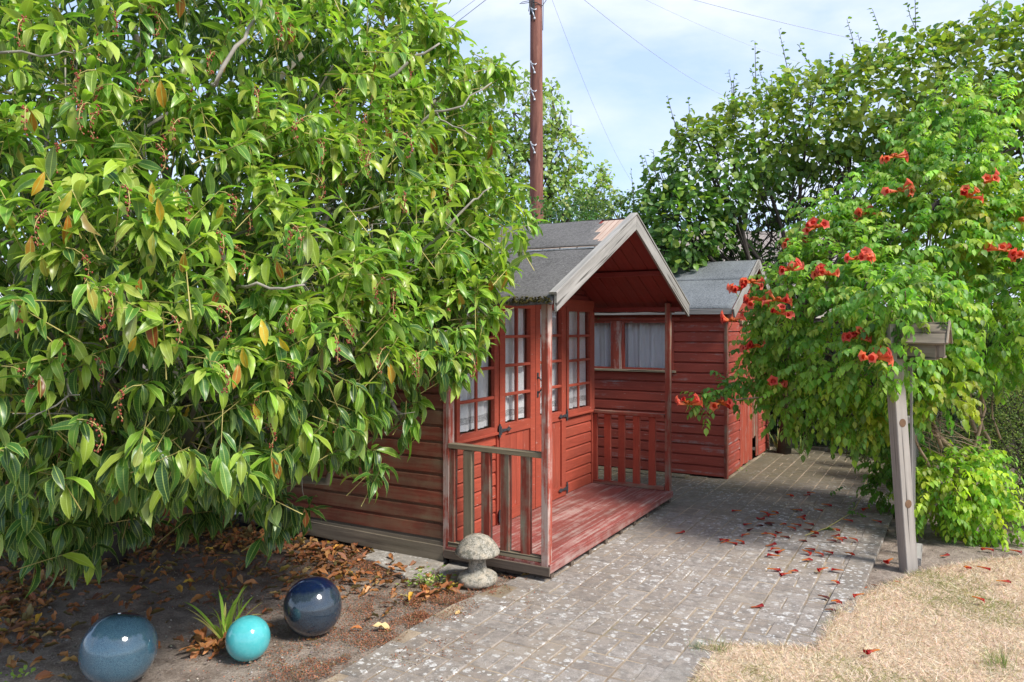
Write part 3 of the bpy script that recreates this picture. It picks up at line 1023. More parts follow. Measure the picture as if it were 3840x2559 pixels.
for i in range(9):
    x = 0.02 + i * 0.295
    b = MB(); b.box(x, x + 0.045, -0.040, PD, 0.006, 0.094); b.build('floor_bearer', M_bearer, house)
# posts
board('porch_post', house, M_redpost, (-0.005, -0.022, 0.066), (-0.005, -0.022, roofz(-0.005) - 0.035), (1, 0, 0), 0.056, 0.050, 0.003, warp=0.0015, label='near porch post with flaking red and white paint')
board('porch_post', house, M_redpost if False else M_redrail, (HW + 0.005, -0.022, 0.066), (HW + 0.005, -0.022, roofz(HW + 0.005) - 0.035), (1, 0, 0), 0.050, 0.048, 0.003, warp=0.001)
# railings
for x, mt, mtop, lab in ((0.0, M_redrail, M_railwood, 'weathered bare top rail'), (HW, M_redrail, M_redrail, None)):
    sgn = -1 if x == 0 else 1
    o = board('top_rail', house, mtop, (x - 0.005 * sgn, 0.006, 0.79), (x - 0.005 * sgn, PD - 0.02, 0.80), (1, 0, 0), 0.058, 0.034, 0.004, warp=0.001)
    if lab: o['label'] = lab
    board('bottom_rail', house, mtop, (x, 0.006, 0.140), (x, PD - 0.02, 0.140), (1, 0, 0), 0.050, 0.034, 0.003)
    ys_ = [0.125, 0.275, 0.42, 0.56, 0.695]
    for i, y in enumerate(ys_):
        mm = M_railwood if (x == 0 and i == 3) else M_redrail if x == 0 else M_red
        board('baluster', house, mm, (x, y, 0.157), (x, y, 0.776), (0, 1, 0), 0.066, 0.040 if x == 0 else 0.03, 0.003, warp=0.0012)
# plates
box_part('eaves_plate', house, M_redsoffit, HW - 0.01, HW + 0.03, -0.14, PD, 1.735, 1.775)
box_part('eaves_plate', house, M_redsoffit, -0.03, 0.01, -0.14, PD, 1.735, 1.775)
box_part('porch_tie', house, M_red, HW + 0.03, RX1 - 0.01, -0.04, 0.0, 1.725, 1.755)
for x in (0.52, 1.88):
    z = roofz(x) - 0.046
    o = board('purlin', house, M_redsoffit, (x, -0.14, z), (x, PD, z), (1, 0, 0), 0.045, 0.04, 0.002)
# roof boards
sl = math.atan2(RZ1 - RZ0, 1.2 - RX0)
nb = 25
for side in (0, 1):
    for i in range(nb):
        y = RY0 + 0.02 + (i + 0.5) * (RY1 - RY0 - 0.04) / nb
        w = (RY1 - RY0 - 0.04) / nb - 0.004
        if side == 0: p0, p1 = (RX0, y, RZ0 - 0.008), (1.2, y, RZ1 - 0.008)
        else: p0, p1 = (RX1, y, RZ0 - 0.008), (1.2, y, RZ1 - 0.008)
        board('roof_board', house, M_redsoffit, p0, p1, (0, 1, 0), w, 0.015, 0.002)
# felt
def felt(side, q0, q1, lift, drop=0.0, torn=False, name='felt_sheet', mat=None):
    n, mm = 60, 14
    vs, fs = [], []
    for j in range(mm + 1):
        q = q0 + (q1 - q0) * j / mm
        for i in range(n + 1):
            y = RY0 + 0.016 + (RY1 - RY0 - 0.01) * i / n
            qq = q
            if j == mm and q1 < 0.99: qq += 0.012 * mnoise.noise(Vector((y * 2.5, side * 7, 1)))
            if j == 0 and q0 > 0.01: qq += 0.010 * mnoise.noise(Vector((y * 3.5, side * 7, 5)))
            x = RX0 + (1.2 - RX0) * qq
            z = RZ0 + (RZ1 - RZ0) * qq + lift + 0.004 * mnoise.noise(Vector((y * 3, q * 4, 3 + side))) + 0.0035 * mnoise.noise(Vector((y * 9, q * 9, side)))
            if side: x = 2.4 - x
            vs.append((x, y, z))
    for j in range(mm):
        for i in range(n):
            k = j * (n + 1) + i
            if torn:
                q = (j + .5) / mm; y = (i + .5) / n
                if y < 0.035 + 0.045 * q + 0.022 * mnoise.noise(Vector((q * 5, 2, 2))) and q > 0.12: continue
            f = (k, k + 1, k + n + 2, k + n + 1)
            fs.append(f[::-1] if not side else f)
    if drop:
        b0 = len(vs)
        for i in range(n + 1):
            y = RY0 + 0.016 + (RY1 - RY0 - 0.01) * i / n
            vs.append(((RX0 - 0.012) if not side else 2.4 - (RX0 - 0.012), y, RZ0 - drop - 0.008 * mnoise.noise(Vector((y * 6, 0, 0)))))
        for i in range(n):
            f = (i, i + 1, b0 + i + 1, b0 + i)
            fs.append(f)
    o = link(name, me(name, vs, fs, mat or M_felt, True), house)
    md = o.modifiers.new('thick', 'SOLIDIFY'); md.thickness = 0.003; md.offset = 1
    return o
felt(0, 0.0, 0.575, 0.004, 0.045)
felt(0, 0.600, 1.0, 0.006, torn=True)
felt(1, 0.0, 0.58, 0.004, 0.045)
felt(1, 0.56, 1.0, 0.008)
# exposed pale batten between the two felt sheets and torn corner
def onroof(q, y, dz): return (RX0 + (1.2 - RX0) * q, y, RZ0 + (RZ1 - RZ0) * q + dz)
board('exposed_batten', house, M_newwood, onroof(0.588, RY0 + 0.03, 0.003), onroof(0.588, RY1 - 0.05, 0.003), (1, 0, 0.47), 0.050, 0.003)
for i in range(5):
    y = RY0 + 0.035 + i * 0.045
    board('exposed_batten', house, M_newwood, onroof(0.64, y, 0.004), onroof(0.985, y + 0.012, 0.004), (0, 1, 0), 0.038 + 0.004 * (i % 2), 0.003)
board('lap_strip', house, M_felt2, onroof(0.566, RY0 + 0.03, 0.012), onroof(0.566, RY1 - 0.05, 0.012), (1, 0, 0.47), 0.035, 0.003)
for i in range(22):
    p = onroof(0.568 + jit(.004), RY0 + 0.08 + i * 0.135, 0.013)
    b = MB(); b.tube([p, (p[0] - .002, p[1], p[2] + 0.004)], 0.0055, 6); b.build('felt_nail', M_nail, house)
# moss along the eave
b = MB()
for i in range(520):
    y = RY0 + 0.03 + random.random() ** 1.1 * 1.6
    s = 0.004 + random.random() * 0.012
    x = RX0 - 0.006 + jit(0.014); z = RZ0 - random.random() * 0.04 + 0.008
    vs = [(x + jit(s), y + jit(s), z + jit(s)) for _ in range(6)]
    b.add(vs, [(0, 1, 2), (0, 2, 3), (0, 3, 4), (1, 2, 5), (3, 4, 5), (1, 5, 4), (2, 3, 5), (0, 4, 1)])
o = b.build('moss', M_moss, house); o['kind'] = 'stuff'
# barge boards
def barge(x0, x1, y, mat, w=0.088, t=0.018, over=0.0, ztop=0.020):
    """board hanging from the roof edge from eave x0 to ridge x1"""
    s = 1 if x1 > x0 else -1
    p0 = Vector((x0, y, RZ0 + ztop)); p1 = Vector((x1, y, RZ1 + ztop))
    v = []
    for yy in (y - t / 2, y + t / 2):
        v += [(x0 - 0.01 * s, yy, RZ0 + ztop - 0.004), (x1, yy, RZ1 + ztop), (x1, yy, RZ1 + ztop - w * 1.12), (x0 - 0.01 * s, yy, RZ0 + ztop - w * 1.15)]
    c = Vector(v[0])
    f = [(0, 1, 2, 3), (7, 6, 5, 4), (0, 4, 5, 1), (1, 5, 6, 2), (2, 6, 7, 3), (3, 7, 4, 0)]
    if s < 0: f = [q[::-1] for q in f]
    # put into a frame whose x follows the board so that the grain does too
    d = (p1 - p0).normalized(); yv = Vector((0, 1, 0)); Mx = frame(c, d, yv, d.cross(yv)); Mi = Mx.inverted()
    return link('barge_board', me('barge_board', [Mi @ Vector(q) for q in v], [q[::-1] for q in f], mat), house, Mx)
for y in (RY0, RY1):
    barge(RX0, 1.1985, y, M_grey, 0.092); barge(RX1, 1.2015, y, M_grey, 0.092)
    for (x0, x1) in ((RX0, 1.199), (RX1, 1.201)):
        s = 1 if x1 > x0 else -1
        board('barge_cap', house, M_grey, (x0 - 0.02 * s, y + (0.012 if y < 1 else -0.012), RZ0 + 0.024), (x1, y + (0.012 if y < 1 else -0.012), RZ1 + 0.036), (0, 1, 0), 0.052, 0.016, 0.002)

# ---------------- second shed
shed = empty('garden_shed', S2, ANG, 'closed red shiplap shed with blue grey felt roof behind the summerhouse', 'shed')
SD, SL, SE, SR = 2.17, 3.1, 1.80, 2.33
def s2mats(k, za): return M_redshed
siding(shed, (0, SL, 0), (0, 0, 0), 0.035, 1.79, 0.108, M_redshed, openings=[(SL - 1.83, SL - 0.55, 1.13, 1.66)])
slope2 = (SR - SE) / (SD / 2)
lim2 = lambda z: (max(0, (z - 1.80) / slope2), SD - max(0, (z - 1.80) / slope2))
siding(shed, (0, 0, 0), (SD, 0, 0), 0.035, 1.68, 0.108, M_redshed, openings=[(0.56, 1.54, 0.0, 1.66)], )
siding(shed, (0, 0, 0), (SD, 0, 0), 1.655, 2.30, 0.108, M_redshed, lim=lim2)
siding(shed, (SD, 0, 0), (SD, SL, 0), 0.035, 1.79, 0.108, M_redshed)
siding(shed, (SD, SL, 0), (0, SL, 0), 0.035, 1.68, 0.108, M_redshed)
siding(shed, (SD, SL, 0), (0, SL, 0), 1.655, 2.30, 0.108, M_redshed, lim=lim2)
box_part('corner_trim', shed, M_redrail, -0.020, 0.0, -0.022, 0.012, 0.02, 1.78)
box_part('corner_trim', shed, M_redrail, 0.0, 0.03, -0.024, -0.008, 0.02, 1.78)
box_part('corner_trim', shed, M_railwood, SD - 0.03, SD + 0.012, -0.026, -0.008, 0.02, 1.78)
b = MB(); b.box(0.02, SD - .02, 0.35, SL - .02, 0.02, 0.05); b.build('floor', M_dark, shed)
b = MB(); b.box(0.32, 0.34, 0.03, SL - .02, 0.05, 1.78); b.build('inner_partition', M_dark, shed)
# window: two lights with a mullion, faces -x
def s2box(name, mat, x0, x1, y0, y1, z0, z1, par=None): return box_part(name, par or shed, mat, x0, x1, y0, y1, z0, z1)
b = MB()
for (y0, y1) in ((0.545, 1.135), (1.235, 1.835)):
    b.box(-0.028, 0.0, y0, y0 + 0.03, 1.13, 1.66); b.box(-0.028, 0.0, y1 - 0.03, y1, 1.13, 1.66)
    b.box(-0.026, 0.0, y0 + 0.03, y1 - 0.03, 1.13, 1.15); b.box(-0.026, 0.0, y0 + 0.03, y1 - 0.03, 1.64, 1.66)
win = b.build('window', M_redshed, shed)
s2box('window_mullion', M_redpost, -0.036, 0.0, 1.137, 1.233, 1.13, 1.66, win)
s2box('window_sill', M_railwood, -0.060, -0.004, 0.52, 1.86, 1.105, 1.128, win)
s2box('window_head', M_redshed, -0.040, -0.002, 0.47, 1.90, 1.664, 1.70, win)
for (y0, y1) in ((0.575, 1.105), (1.265, 1.805)):
    g = MB(); g.box(-0.010, -0.007, y0, y1, 1.15, 1.64); g.build('pane', M_glass, win)
Ms = Matrix.Translation(S2) @ Matrix.Rotation(ANG, 4, 'Z')
for (y, lb, fo) in ((0.56, 'grey white curtain behind the right pane of the shed window', 4), (1.25, 'grey white curtain behind the left pane of the shed window', 4)):
    curtain(Ms @ Matrix.Translation((0.05, y + 0.57, 0)) @ Matrix.Rotation(-math.pi / 2, 4, 'Z'), 0.57, 1.12, 1.67, M_curt2, lb, fo, 'curtains in the shed window', 0.022)
# plank door with a broken corner
b = MB(); b.box(0.56, 0.60, -0.020, -0.002, 0.04, 1.62); b.box(1.50, 1.54, -0.020, -0.002, 0.04, 1.62); b.box(0.60, 1.50, -0.019, -0.002, 1.585, 1.62)
dr = b.build('door', M_redshed, shed); dr['label'] = 'plank door with a broken lower corner'
M_reddoor = painted_wood('red_door_planks', (0.40, 0.075, 0.04), (0.28, 0.05, 0.03), (0.44, 0.36, 0.30), 0.60, 0.06, (1.3, 30, 30), 0.15)
for i in range(9):
    x0 = 0.602 + i * 0.1
    zb = 0.05 + (0.24 if i in (6, 7) else 0) + jit(0.008)
    box_part('plank', dr, M_reddoor if i < 6 else M_redrail, x0, x0 + 0.096, -0.014 + jit(.0008), -0.003, zb, 1.583)
s2box('door_ledge', M_railwood, 0.54, 1.56, -0.045, -0.014, 1.622, 1.665, shed)
# roof
def s2roof():
    for side in (0, 1):
        ex = -0.10 if side == 0 else SD + 0.10
        ez = SE - 0.10 * slope2 + 0.02
        rz = SR + 0.02
        for i in range(9):
            w = (SL + 0.2) / 9
            y = -0.10 + (i + 0.5) * w
            board('roof_board', shed, M_redsoffit, (ex, y, ez), (SD / 2, y, rz), (0, 1, 0), w - 0.004, 0.015)
        for (q0, q1, l_) in ((0.0, 0.62, 0.012), (0.58, 1.0, 0.016)):
            n, mm = 50, 8
            vs, fs = [], []
            for j in range(mm + 1):
                q = q0 + (q1 - q0) * j / mm
                for i in range(n + 1):
                    y = -0.09 + (SL + 0.18) * i / n
                    x = ex + (SD / 2 - ex) * q
                    z = ez + (rz - ez) * q + l_ + 0.004 * mnoise.noise(Vector((y * 3, q * 5, side * 5)))
                    vs.append((x, y, z))
            for j in range(mm):
                for i in range(n):
                    k = j * (n + 1) + i
                    f = (k, k + 1, k + n + 2, k + n + 1)
                    fs.append(f if side else f[::-1])
            o = link('felt_sheet', me('felt_sheet', vs, fs, M_felt2, True), shed)
            md = o.modifiers.new('thick', 'SOLIDIFY'); md.thickness = 0.003; md.offset = 1
        s = 1 if side == 0 else -1
        board('eaves_fascia', shed, M_grey, (ex - 0.006 * s, -0.09, ez - 0.018), (ex - 0.006 * s, SL + 0.09, ez - 0.018), (0, 0, 1), 0.055, 0.014)
        for y in (-0.112, SL + 0.112):
            board('barge_board', shed, M_grey, (ex - 0.02 * s, y, ez - 0.042), (SD / 2 - 0.003 * s, y, rz - 0.022), (0, 0, 1), 0.10, 0.018, 0.002)
        board('felt_batten', shed, M_grey, (ex + 0.42 * s, 1.20, ez + 0.42 * slope2 + 0.026), (SD / 2, 1.20, rz + 0.026), (0, 1, 0), 0.034, 0.016, 0.002)
s2roof()
# ------------------------------------------------------------------ brick wall behind the laurel
brick_m = Mt('old_brick')
v = brick_m.pos()
c = brick_m.mix(brick_m.rand(), (0.30, 0.085, 0.045), (0.20, 0.075, 0.055))
c = brick_m.mix(brick_m.ramp(brick_m.noise(v, 14, 5, 0.7), [(0.42, 0), (0.68, 0.7)]), c, (0.13, 0.09, 0.07))
c = brick_m.mix(brick_m.ramp(brick_m.noise(v, 60, 3, 0.7), [(0.58, 0), (0.7, 0.5)]), c, (0.42, 0.34, 0.28))
brick_m.color(c, 0.9, 0.2); brick_m.bump(brick_m.noise(v, 70, 4), 0.8, 0.006)
M_brick = brick_m.m
M_mortar = simple('lime_mortar', (0.17, 0.145, 0.12), 0.95, 0.1, var=0.4, scale=40, bump=0.6)

def brick_wall(p0, p1, hgt, label, nmax=999):
    p0, p1 = Vector(p0), Vector(p1)
    d = p1 - p0; L = d.length; a = math.atan2(d.y, d.x)
    w = empty('brick_wall', p0, a, label, 'brick wall')
    b = MB(); b.box(0, L, 0.008, 0.21, -0.02, hgt); b.build('mortar_core', M_mortar, w)
    ms = []
    for i in range(5):
        v_, f_ = slab_mesh('b', 0.213, 0.064, 0.105, None)
        vv = [(x, -z + 0.105, y) for x, y, z in v_]
        ms.append(me('brick', vv, f_, M_brick))
    rows = int(hgt / 0.076)
    for j in range(rows):
        off = 0 if j % 2 == 0 else 0.1125
        x = 0.1 - off + 0.02
        while x < L + 0.05:
            xx = min(max(x, 0.107), L - 0.107)
            if abs(xx - x) < 0.108:
                s = 1 - abs(xx - x) * 0
                if abs(xx - x) > 0.01:
                    x0 = max(x - 0.106, 0); x1 = min(x + 0.106, L)
                    s = (x1 - x0) / 0.213; xx = (x0 + x1) / 2
                if s > 0.15:
                    link('brick', random.choice(ms), w, Matrix.Translation((xx, jit(0.004), 0.036 + j * 0.076 + jit(0.001))) @ Matrix.Rotation(jit(0.01), 4, 'Y') @ Matrix.Diagonal((s, 1, 1, 1)))
            x += 0.225
    b = MB(); b.box(-0.02, L + 0.02, -0.02, 0.235, hgt, hgt + 0.05); b.build('coping', M_mortar, w)
    return w
brick_wall((-4.35, 4.45, 0), (-3.02, 6.02, 0), 1.07, 'old red brick garden wall running along the left behind the laurel')
brick_wall((-2.95, 6.06, 0), (-2.18, 6.16, 0), 1.07, 'short red brick wall end facing forward under the laurel, left of the summerhouse')

# white board and black crate in the gap
cr = empty('plastic_crate', at(1020, 1960, 6.35) * 1.0, R(12), 'black plastic crate with a white board on it under the laurel', 'crate')
cr.location = (-1.93, 6.25, 0.0)
b = MB(); b.box(-0.28, 0.25, -0.12, 0.2, 0.0, 0.10); b.box(-0.29, 0.26, -0.13, 0.21, 0.085, 0.105); b.build('crate_body', M_black, cr)
b = MB(); b.box(-0.34, 0.24, -0.15, 0.2, 0.107, 0.150); b.build('lid_board', M_white, cr)

# ------------------------------------------------------------------ stone mushroom
m = Mt('lichened_stone')
v = m.pos()
f1 = m.noise(v, 130, 4, 0.75); f2 = m.noise(v, 18, 5, 0.65)
c = m.mix(m.ramp(f1, [(0.34, 0), (0.66, 1)]), (0.13, 0.12, 0.095), (0.50, 0.47, 0.40))
c = m.mix(m.ramp(f2, [(0.44, 0), (0.66, 0.65)]), c, (0.56, 0.47, 0.35))
c = m.mix(m.ramp(m.noise(v, 30, 4, 0.7), [(0.50, 0), (0.60, 0.75)]), c, (0.11, 0.11, 0.085))
m.color(c, 0.95, 0.2); m.bump(m.math('ADD', f1, f2), 0.9, 0.006)
M_stone = m.m
mush = empty('mushroom_ornament', gr(1790, 2188), 0, 'pale stone mushroom garden ornament in front of the porch railing', 'garden ornament')
def rough(prof, n, amp, name, mat, parent, zoff=0):
    b = MB(); b.lathe(prof, n)
    v = []
    for p in b.v:
        q = Vector(p)
        k = 1 + amp * mnoise.noise(q * 14) + amp * 0.5 * mnoise.noise(q * 40)
        v.append((q.x * k, q.y * k, q.z + amp * 0.05 * mnoise.noise(q * 25)))
    o = link(name, me(name, v, b.f, mat, True), parent)
    return o
rough([(0.0, 0.0), (0.105, 0.0), (0.122, 0.012), (0.128, 0.034), (0.122, 0.054), (0.105, 0.068), (0.080, 0.076), (0.055, 0.085), (0.0, 0.09)], 40, 0.035, 'base', M_stone, mush)
rough([(0.066, 0.072), (0.058, 0.095), (0.053, 0.13), (0.052, 0.17), (0.056, 0.205), (0.03, 0.215)], 32, 0.03, 'stem', M_stone, mush)
rough([(0.0, 0.196), (0.055, 0.194), (0.105, 0.188), (0.132, 0.184), (0.139, 0.191), (0.138, 0.203), (0.126, 0.230), (0.104, 0.260), (0.076, 0.286), (0.042, 0.302), (0.0, 0.308)], 44, 0.03, 'cap', M_stone, mush)

# ------------------------------------------------------------------ glazed ceramic balls
def glaze(name, a, b_, top, ztop, speck, sscale=220):
    m = Mt(name)
    v = m.coord('Object', rnd=False)
    n = m.noise(v, sscale, 3, 0.7)
    c = m.mix(m.ramp(n, [(0.40, 0), (0.60, speck)]), a, b_)
    s = m.n('SeparateXYZ'); m.l(v, s.inputs[0])
    zz = m.math('ADD', s.outputs[2], m.math('MULTIPLY', m.noise(v, 14, 4, 0.7), 0.05))
    c = m.mix(m.ramp(zz, [(ztop, 0), (min(.99, ztop + 0.02), 1)]), c, top)
    c = m.mix(m.ramp(m.noise(v, 7, 4), [(0.45, 0), (0.8, 0.4)]), c, [q * 0.5 for q in a])
    m.color(c, 0.10, 0.6)
    m.b.inputs['Coat Weight'].default_value = 0.6
    m.b.inputs['Coat Roughness'].default_value = 0.06
    m.bump(m.noise(v, 30, 3), 0.06, 0.004)
    return m.m
def ball(u, v, px, mat, label, squash=0.96, tilt=(0, 0)):
    d = 4.0
    for _ in range(30):
        r = px / F * d
        d = (H - r * squash) * F / (v - HY)
    r = px / F * d
    b = MB()
    n, mm = 56, 32
    prof = []
    for j in range(mm + 1):
        t = -math.pi / 2 + math.pi * j / mm
        rr = r * math.cos(t) ** 0.93 if math.cos(t) > 1e-6 else 0.0
        zz = r * squash * math.sin(t)
        if t > 1.25: zz -= r * 0.35 * (t - 1.25) ** 1.6 * 0.5
        prof.append((max(rr, 0.0001), zz))
    b.lathe(prof, n)
    o = b.build('ceramic_ball', mat, None, True)
    o.location = ((u - HX) / F * d, d, r * squash - 0.012)
    o.rotation_euler = (R(tilt[0]), R(tilt[1]), 0)
    return tag(o, label, 'garden ornament')
ball(446, 2424, 134, glaze('blue_speckle_glaze', (0.028, 0.075, 0.115), (0.125, 0.23, 0.29), (0.012, 0.02, 0.032), 0.162, 0.7, 420), 'largest speckled grey blue glazed ball at the front left of the bed', 0.97, (-14, 6))
ball(930, 2385, 81, glaze('turquoise_glaze', (0.07, 0.42, 0.44), (0.11, 0.48, 0.49), (0.12, 0.52, 0.52), 0.5, 0.5, 40), 'small turquoise glazed ball beside a strappy plant', 1.0)
ball(1173, 2266, 107, glaze('navy_glaze', (0.011, 0.020, 0.034), (0.06, 0.085, 0.11), (0.005, 0.012, 0.040), 0.10, 0.6, 330), 'dark navy glazed ball nearest the path', 1.0, (-10, -8))

# ------------------------------------------------------------------ post with bird box
pb_ = gr(3408, 2138)
lean = Vector((-0.105, 0.02, 1.62)).normalized()
post = empty('garden_post', pb_, 0, 'leaning square grey timber post with two round knots', 'post')
o = board('post_shaft', post, M_postgrey, Vector((0, 0, -0.01)), lean * 1.62, (1, 0.22, 0), 0.086, 0.08, 0.004, warp=0.001)
for (v_) in ((1586), (1888)):
    z = H - (v_ - HY) / F * 4.98
    q = lean * (z / lean.z)
    b = MB()
    b.lathe([(0.024, -0.001), (0.024, 0.0010), (0.019, 0.0014), (0.0, 0.0016)], 18)
    nrm = Vector((0.215, -0.977, 0)).normalized()
    c_ = q + nrm * 0.0405 + Vector((0.0, 0, 0))
    xx = Vector((nrm.y * -1, nrm.x, 0)).normalized()
    b.build('knot', M_knot, post, M=frame(c_, xx, nrm.cross(xx), nrm) @ Matrix.Diagonal((1, 1.15, 1, 1)))
b = MB()
for (a0, a1, x) in ((0.75, 1.28, 0.01), (0.50, 0.72, 0.02), (0.30, 0.52, -0.005)):
    pass
# bird box on the right of the post
q = lean * 1.40
bb = empty('bird_box', pb_ + Vector((q.x + 0.155, q.y - 0.03, 1.385)), R(-36), 'weathered wooden bird box with pitched roof on the leaning post', 'bird box')
W2, D2 = 0.125, 0.085
box_part('front_board', bb, M_boxwood, -W2, W2 - 0.02, -D2 - 0.014, -D2, 0.00, 0.115)
box_part('back_board', bb, M_boxwood, -W2, W2 - 0.02, D2, D2 + 0.014, 0.00, 0.115)
for x in (-W2 + 0.004, W2 - 0.034):
    v = [(x, -D2, 0), (x + 0.014, -D2, 0), (x + 0.014, D2, 0), (x, D2, 0), (x, -D2, 0.10), (x + 0.014, -D2, 0.10), (x + 0.014, D2, 0.10), (x, D2, 0.10), (x, 0, 0.215), (x + 0.014, 0, 0.215)]
    f = [(0, 3, 2, 1), (0, 1, 5, 4), (3, 7, 6, 2), (1, 2, 6, 9, 5), (0, 4, 8, 7, 3), (4, 5, 9, 8), (6, 7, 8, 9)]
    link('side_board', me('side_board', v, f, M_boxwood), bb)
box_part('base', bb, M_boxwood, -W2, W2 + 0.02, -D2 + 0.01, D2, 0.012, 0.026)
box_part('side_slat', bb, M_boxwood, W2 - 0.018, W2 + 0.03, -D2 - 0.002, -D2 + 0.012, 0.02, 0.10)
for s in (-1, 1):
    e0 = Vector((-W2 - 0.01, s * (D2 + 0.045), 0.105)); r0 = Vector((-W2 - 0.01, 0, 0.235))
    dd = (r0 - e0)
    for k in range(2):
        a = e0 + dd * (0.5 * k + 0.25 + (0.02 if k else 0))
        board('roof_plank', bb, M_boxwood if s < 0 else M_newwood if k == 0 else M_boxwood, a, a + Vector((0.30, 0, 0)), dd, dd.length * 0.5 - (0.004 if k == 0 else -0.004), 0.014, 0.002, warp=0.002)
    board('roof_trim', bb, M_boxwood, e0 + Vector((0.305, 0, 0.002)), r0 + Vector((0.305, 0, 0.012)), (0, 0, 1), 0.02, 0.012)

# trellis going back from the post
tre = empty('trellis_panel', pb_ + AX * 0.12 + Vector((0.02, 0, 0)), ANG, 'grey slatted trellis panel half hidden behind the leaning post', 'trellis')
for i in range(6): box_part('slat', tre, M_grey, i * 0.27, i * 0.27 + 0.03, 0.0, 0.016, 0.0, 1.5)
for z in (0.25, 0.6, 0.95, 1.3): box_part('rail', tre, M_grey, -0.02, 1.45, 0.017, 0.035, z, z + 0.035)
box_part('foot_brace', tre, M_grey, 0.0, 0.40, -0.05, -0.01, 0.0, 0.05)

# ------------------------------------------------------------------ telegraph pole
m = Mt('creosoted_pole')
v = m.coord('Object', (9, 9, 0.9), rnd=False)
g = m.noise(v, 1.0, 6, 0.7)
c = m.mix(m.ramp(g, [(0.32, 0), (0.68, 1)]), (0.085, 0.030, 0.024), (0.27, 0.115, 0.080))
c = m.mix(m.ramp(m.noise(m.coord('Object', (26, 26, 1.6), rnd=False), 1.0, 3, 0.7), [(0.62, 0), (0.72, 0.6)]), c, (0.45, 0.27, 0.20))
m.color(c, 0.8, 0.3); m.bump(g, 0.5, 0.01)
M_pole = m.m
pl_ = at(2012, 1225, 16.0)
pole = empty('telegraph_pole', (pl_.x, pl_.y, 0), 0, 'tall brown wooden telegraph pole with climbing steps', 'telegraph pole')
b = MB()
b.tube([(0.01, 0, 0), (0.0, 0, 4), (-0.005, 0, 7), (-0.01, 0, 10.2)], [0.150, 0.142, 0.131, 0.118], 28)
b.build('shaft', M_pole, pole, True)
for (v0, v1) in ((24, 71), (229, 274), (330, 375), (532, 574)):
    z1 = H + (HY - v0) / F * 15.85; z0 = H + (HY - v1) / F * 15.85
    b = MB()
    y = -0.138
    b.tube([(-0.125, y + .06, z1 + 0.02), (-0.12, y + 0.01, z1 - 0.03), (-0.08, y - 0.03, z1 - 0.075), (-0.03, y - 0.035, z1 - 0.085), (-0.01, y - 0.02, z1 - 0.055)], 0.013, 8)
    b.tube([(-0.105, y - 0.005, z1 - 0.06), (-0.045, y - 0.012, z0 + 0.02)], 0.014, 8)
    b.tube([(-0.05, y - 0.02, z0 + 0.02), (-0.043, y - 0.03, z0 - 0.02)], 0.022, 8)
    b.build('climbing_step', M_galv, pole, True)
b = MB()
zt = H + HY / F * 15.9
for k in range(9):
    x = -0.17 + 0.012 * k + jit(0.01)
    b.tube([(x, -0.10, zt + 0.6), (x + jit(.02), -0.13, zt + 0.1), (x + 0.02 + jit(.02), -0.13, zt - 0.12 - 0.06 * (k % 4)), (x + 0.01 + jit(.03), -0.12, zt - 0.25 - 0.07 * (k % 4))], 0.009, 5)
b.tube([(-0.17, -0.1, zt - 0.02), (-0.30, -0.12, zt - 0.055), (-0.36, -0.12, zt - 0.09), (-0.28, -0.12, zt - 0.085), (-0.16, -0.12, zt - 0.065)], 0.007, 5)
b.tube([(-0.14, -0.12, zt - 0.05), (0.0, -0.15, zt - 0.08), (0.12, -0.09, zt - 0.12), (0.20, 0.0, zt + 0.03), (0.22, 0, zt + 0.2)], 0.008, 5)
b.tube([(0.136, -0.03, zt + 0.3), (0.138, -0.035, zt - 0.1), (0.134, -0.03, zt - 0.45), (0.132, 0, zt - 0.6)], 0.008, 5)
b.build('cable_bundle', M_cable, pole, True)

def wire(p0, p1, sag, r, label):
    b = MB()
    pts = []
    for i in range(25):
        q = i / 24
        p = p0.lerp(p1, q); p.z -= sag * 4 * q * (1 - q)
        pts.append(p)
    b.tube(pts, r, 5)
    o = b.build('overhead_wire', M_wire)
    return tag(o, label, 'overhead wire', 'thin overhead wires crossing the sky')
wire(at(1985, -130, 16), at(1250, 400, 26), 0.15, 0.008, 'darker overhead wire dropping left from the telegraph pole')
wire(at(1980, -150, 16), at(1180, 400, 26), 0.15, 0.005, 'fainter overhead wire just above the darker one left of the pole')
wire(at(2030, -110, 16), at(2440, 760, 40), 0.9, 0.0035, 'faint overhead wire curving steeply down right of the pole')
wire(at(2060, -110, 16), at(2740, 370, 34), 0.3, 0.006, 'thin overhead wire slanting down into the hedge top')
wire(at(2440, -45, 18), at(3520, 205, 24), 0.12, 0.007, 'overhead wire crossing the upper right sky towards the hedge')
wire(at(2300, -60, 20), at(3150, 270, 34), 0.3, 0.004, 'faintest overhead wire below the upper right one')

# ------------------------------------------------------------------ house far behind the hedge
fh = empty('distant_house', (5.6, 23, 0), R(4), 'grey tiled house roof glimpsed through the hedge', 'house')
b = MB(); b.box(-4, 5, 0, 6, 0, 2.9)
b.build('wall', simple('cream_render', (0.5, 0.45, 0.38)), fh)
m = Mt('grey_roof_tile')
bt = m.n('TexBrick'); bt.inputs['Scale'].default_value = 4.0; m.l(m.coord('Object', rnd=False), bt.inputs['Vector'])
bt.inputs['Color1'].default_value = (0.22, 0.19, 0.17, 1); bt.inputs['Color2'].default_value = (0.30, 0.26, 0.23, 1); bt.inputs['Mortar'].default_value = (0.08, 0.07, 0.06, 1)
m.color(bt.outputs[0], 0.9, 0.2)
link('roof', me('roof', [(-4.4, -0.4, 2.8), (5.4, -0.4, 2.8), (5.4, 3, 4.9), (-4.4, 3, 4.9), (-4.4, 6.4, 2.8), (5.4, 6.4, 2.8)], [(0, 1, 2, 3), (3, 2, 5, 4), (0, 3, 4), (1, 5, 2)], m.m), fh)
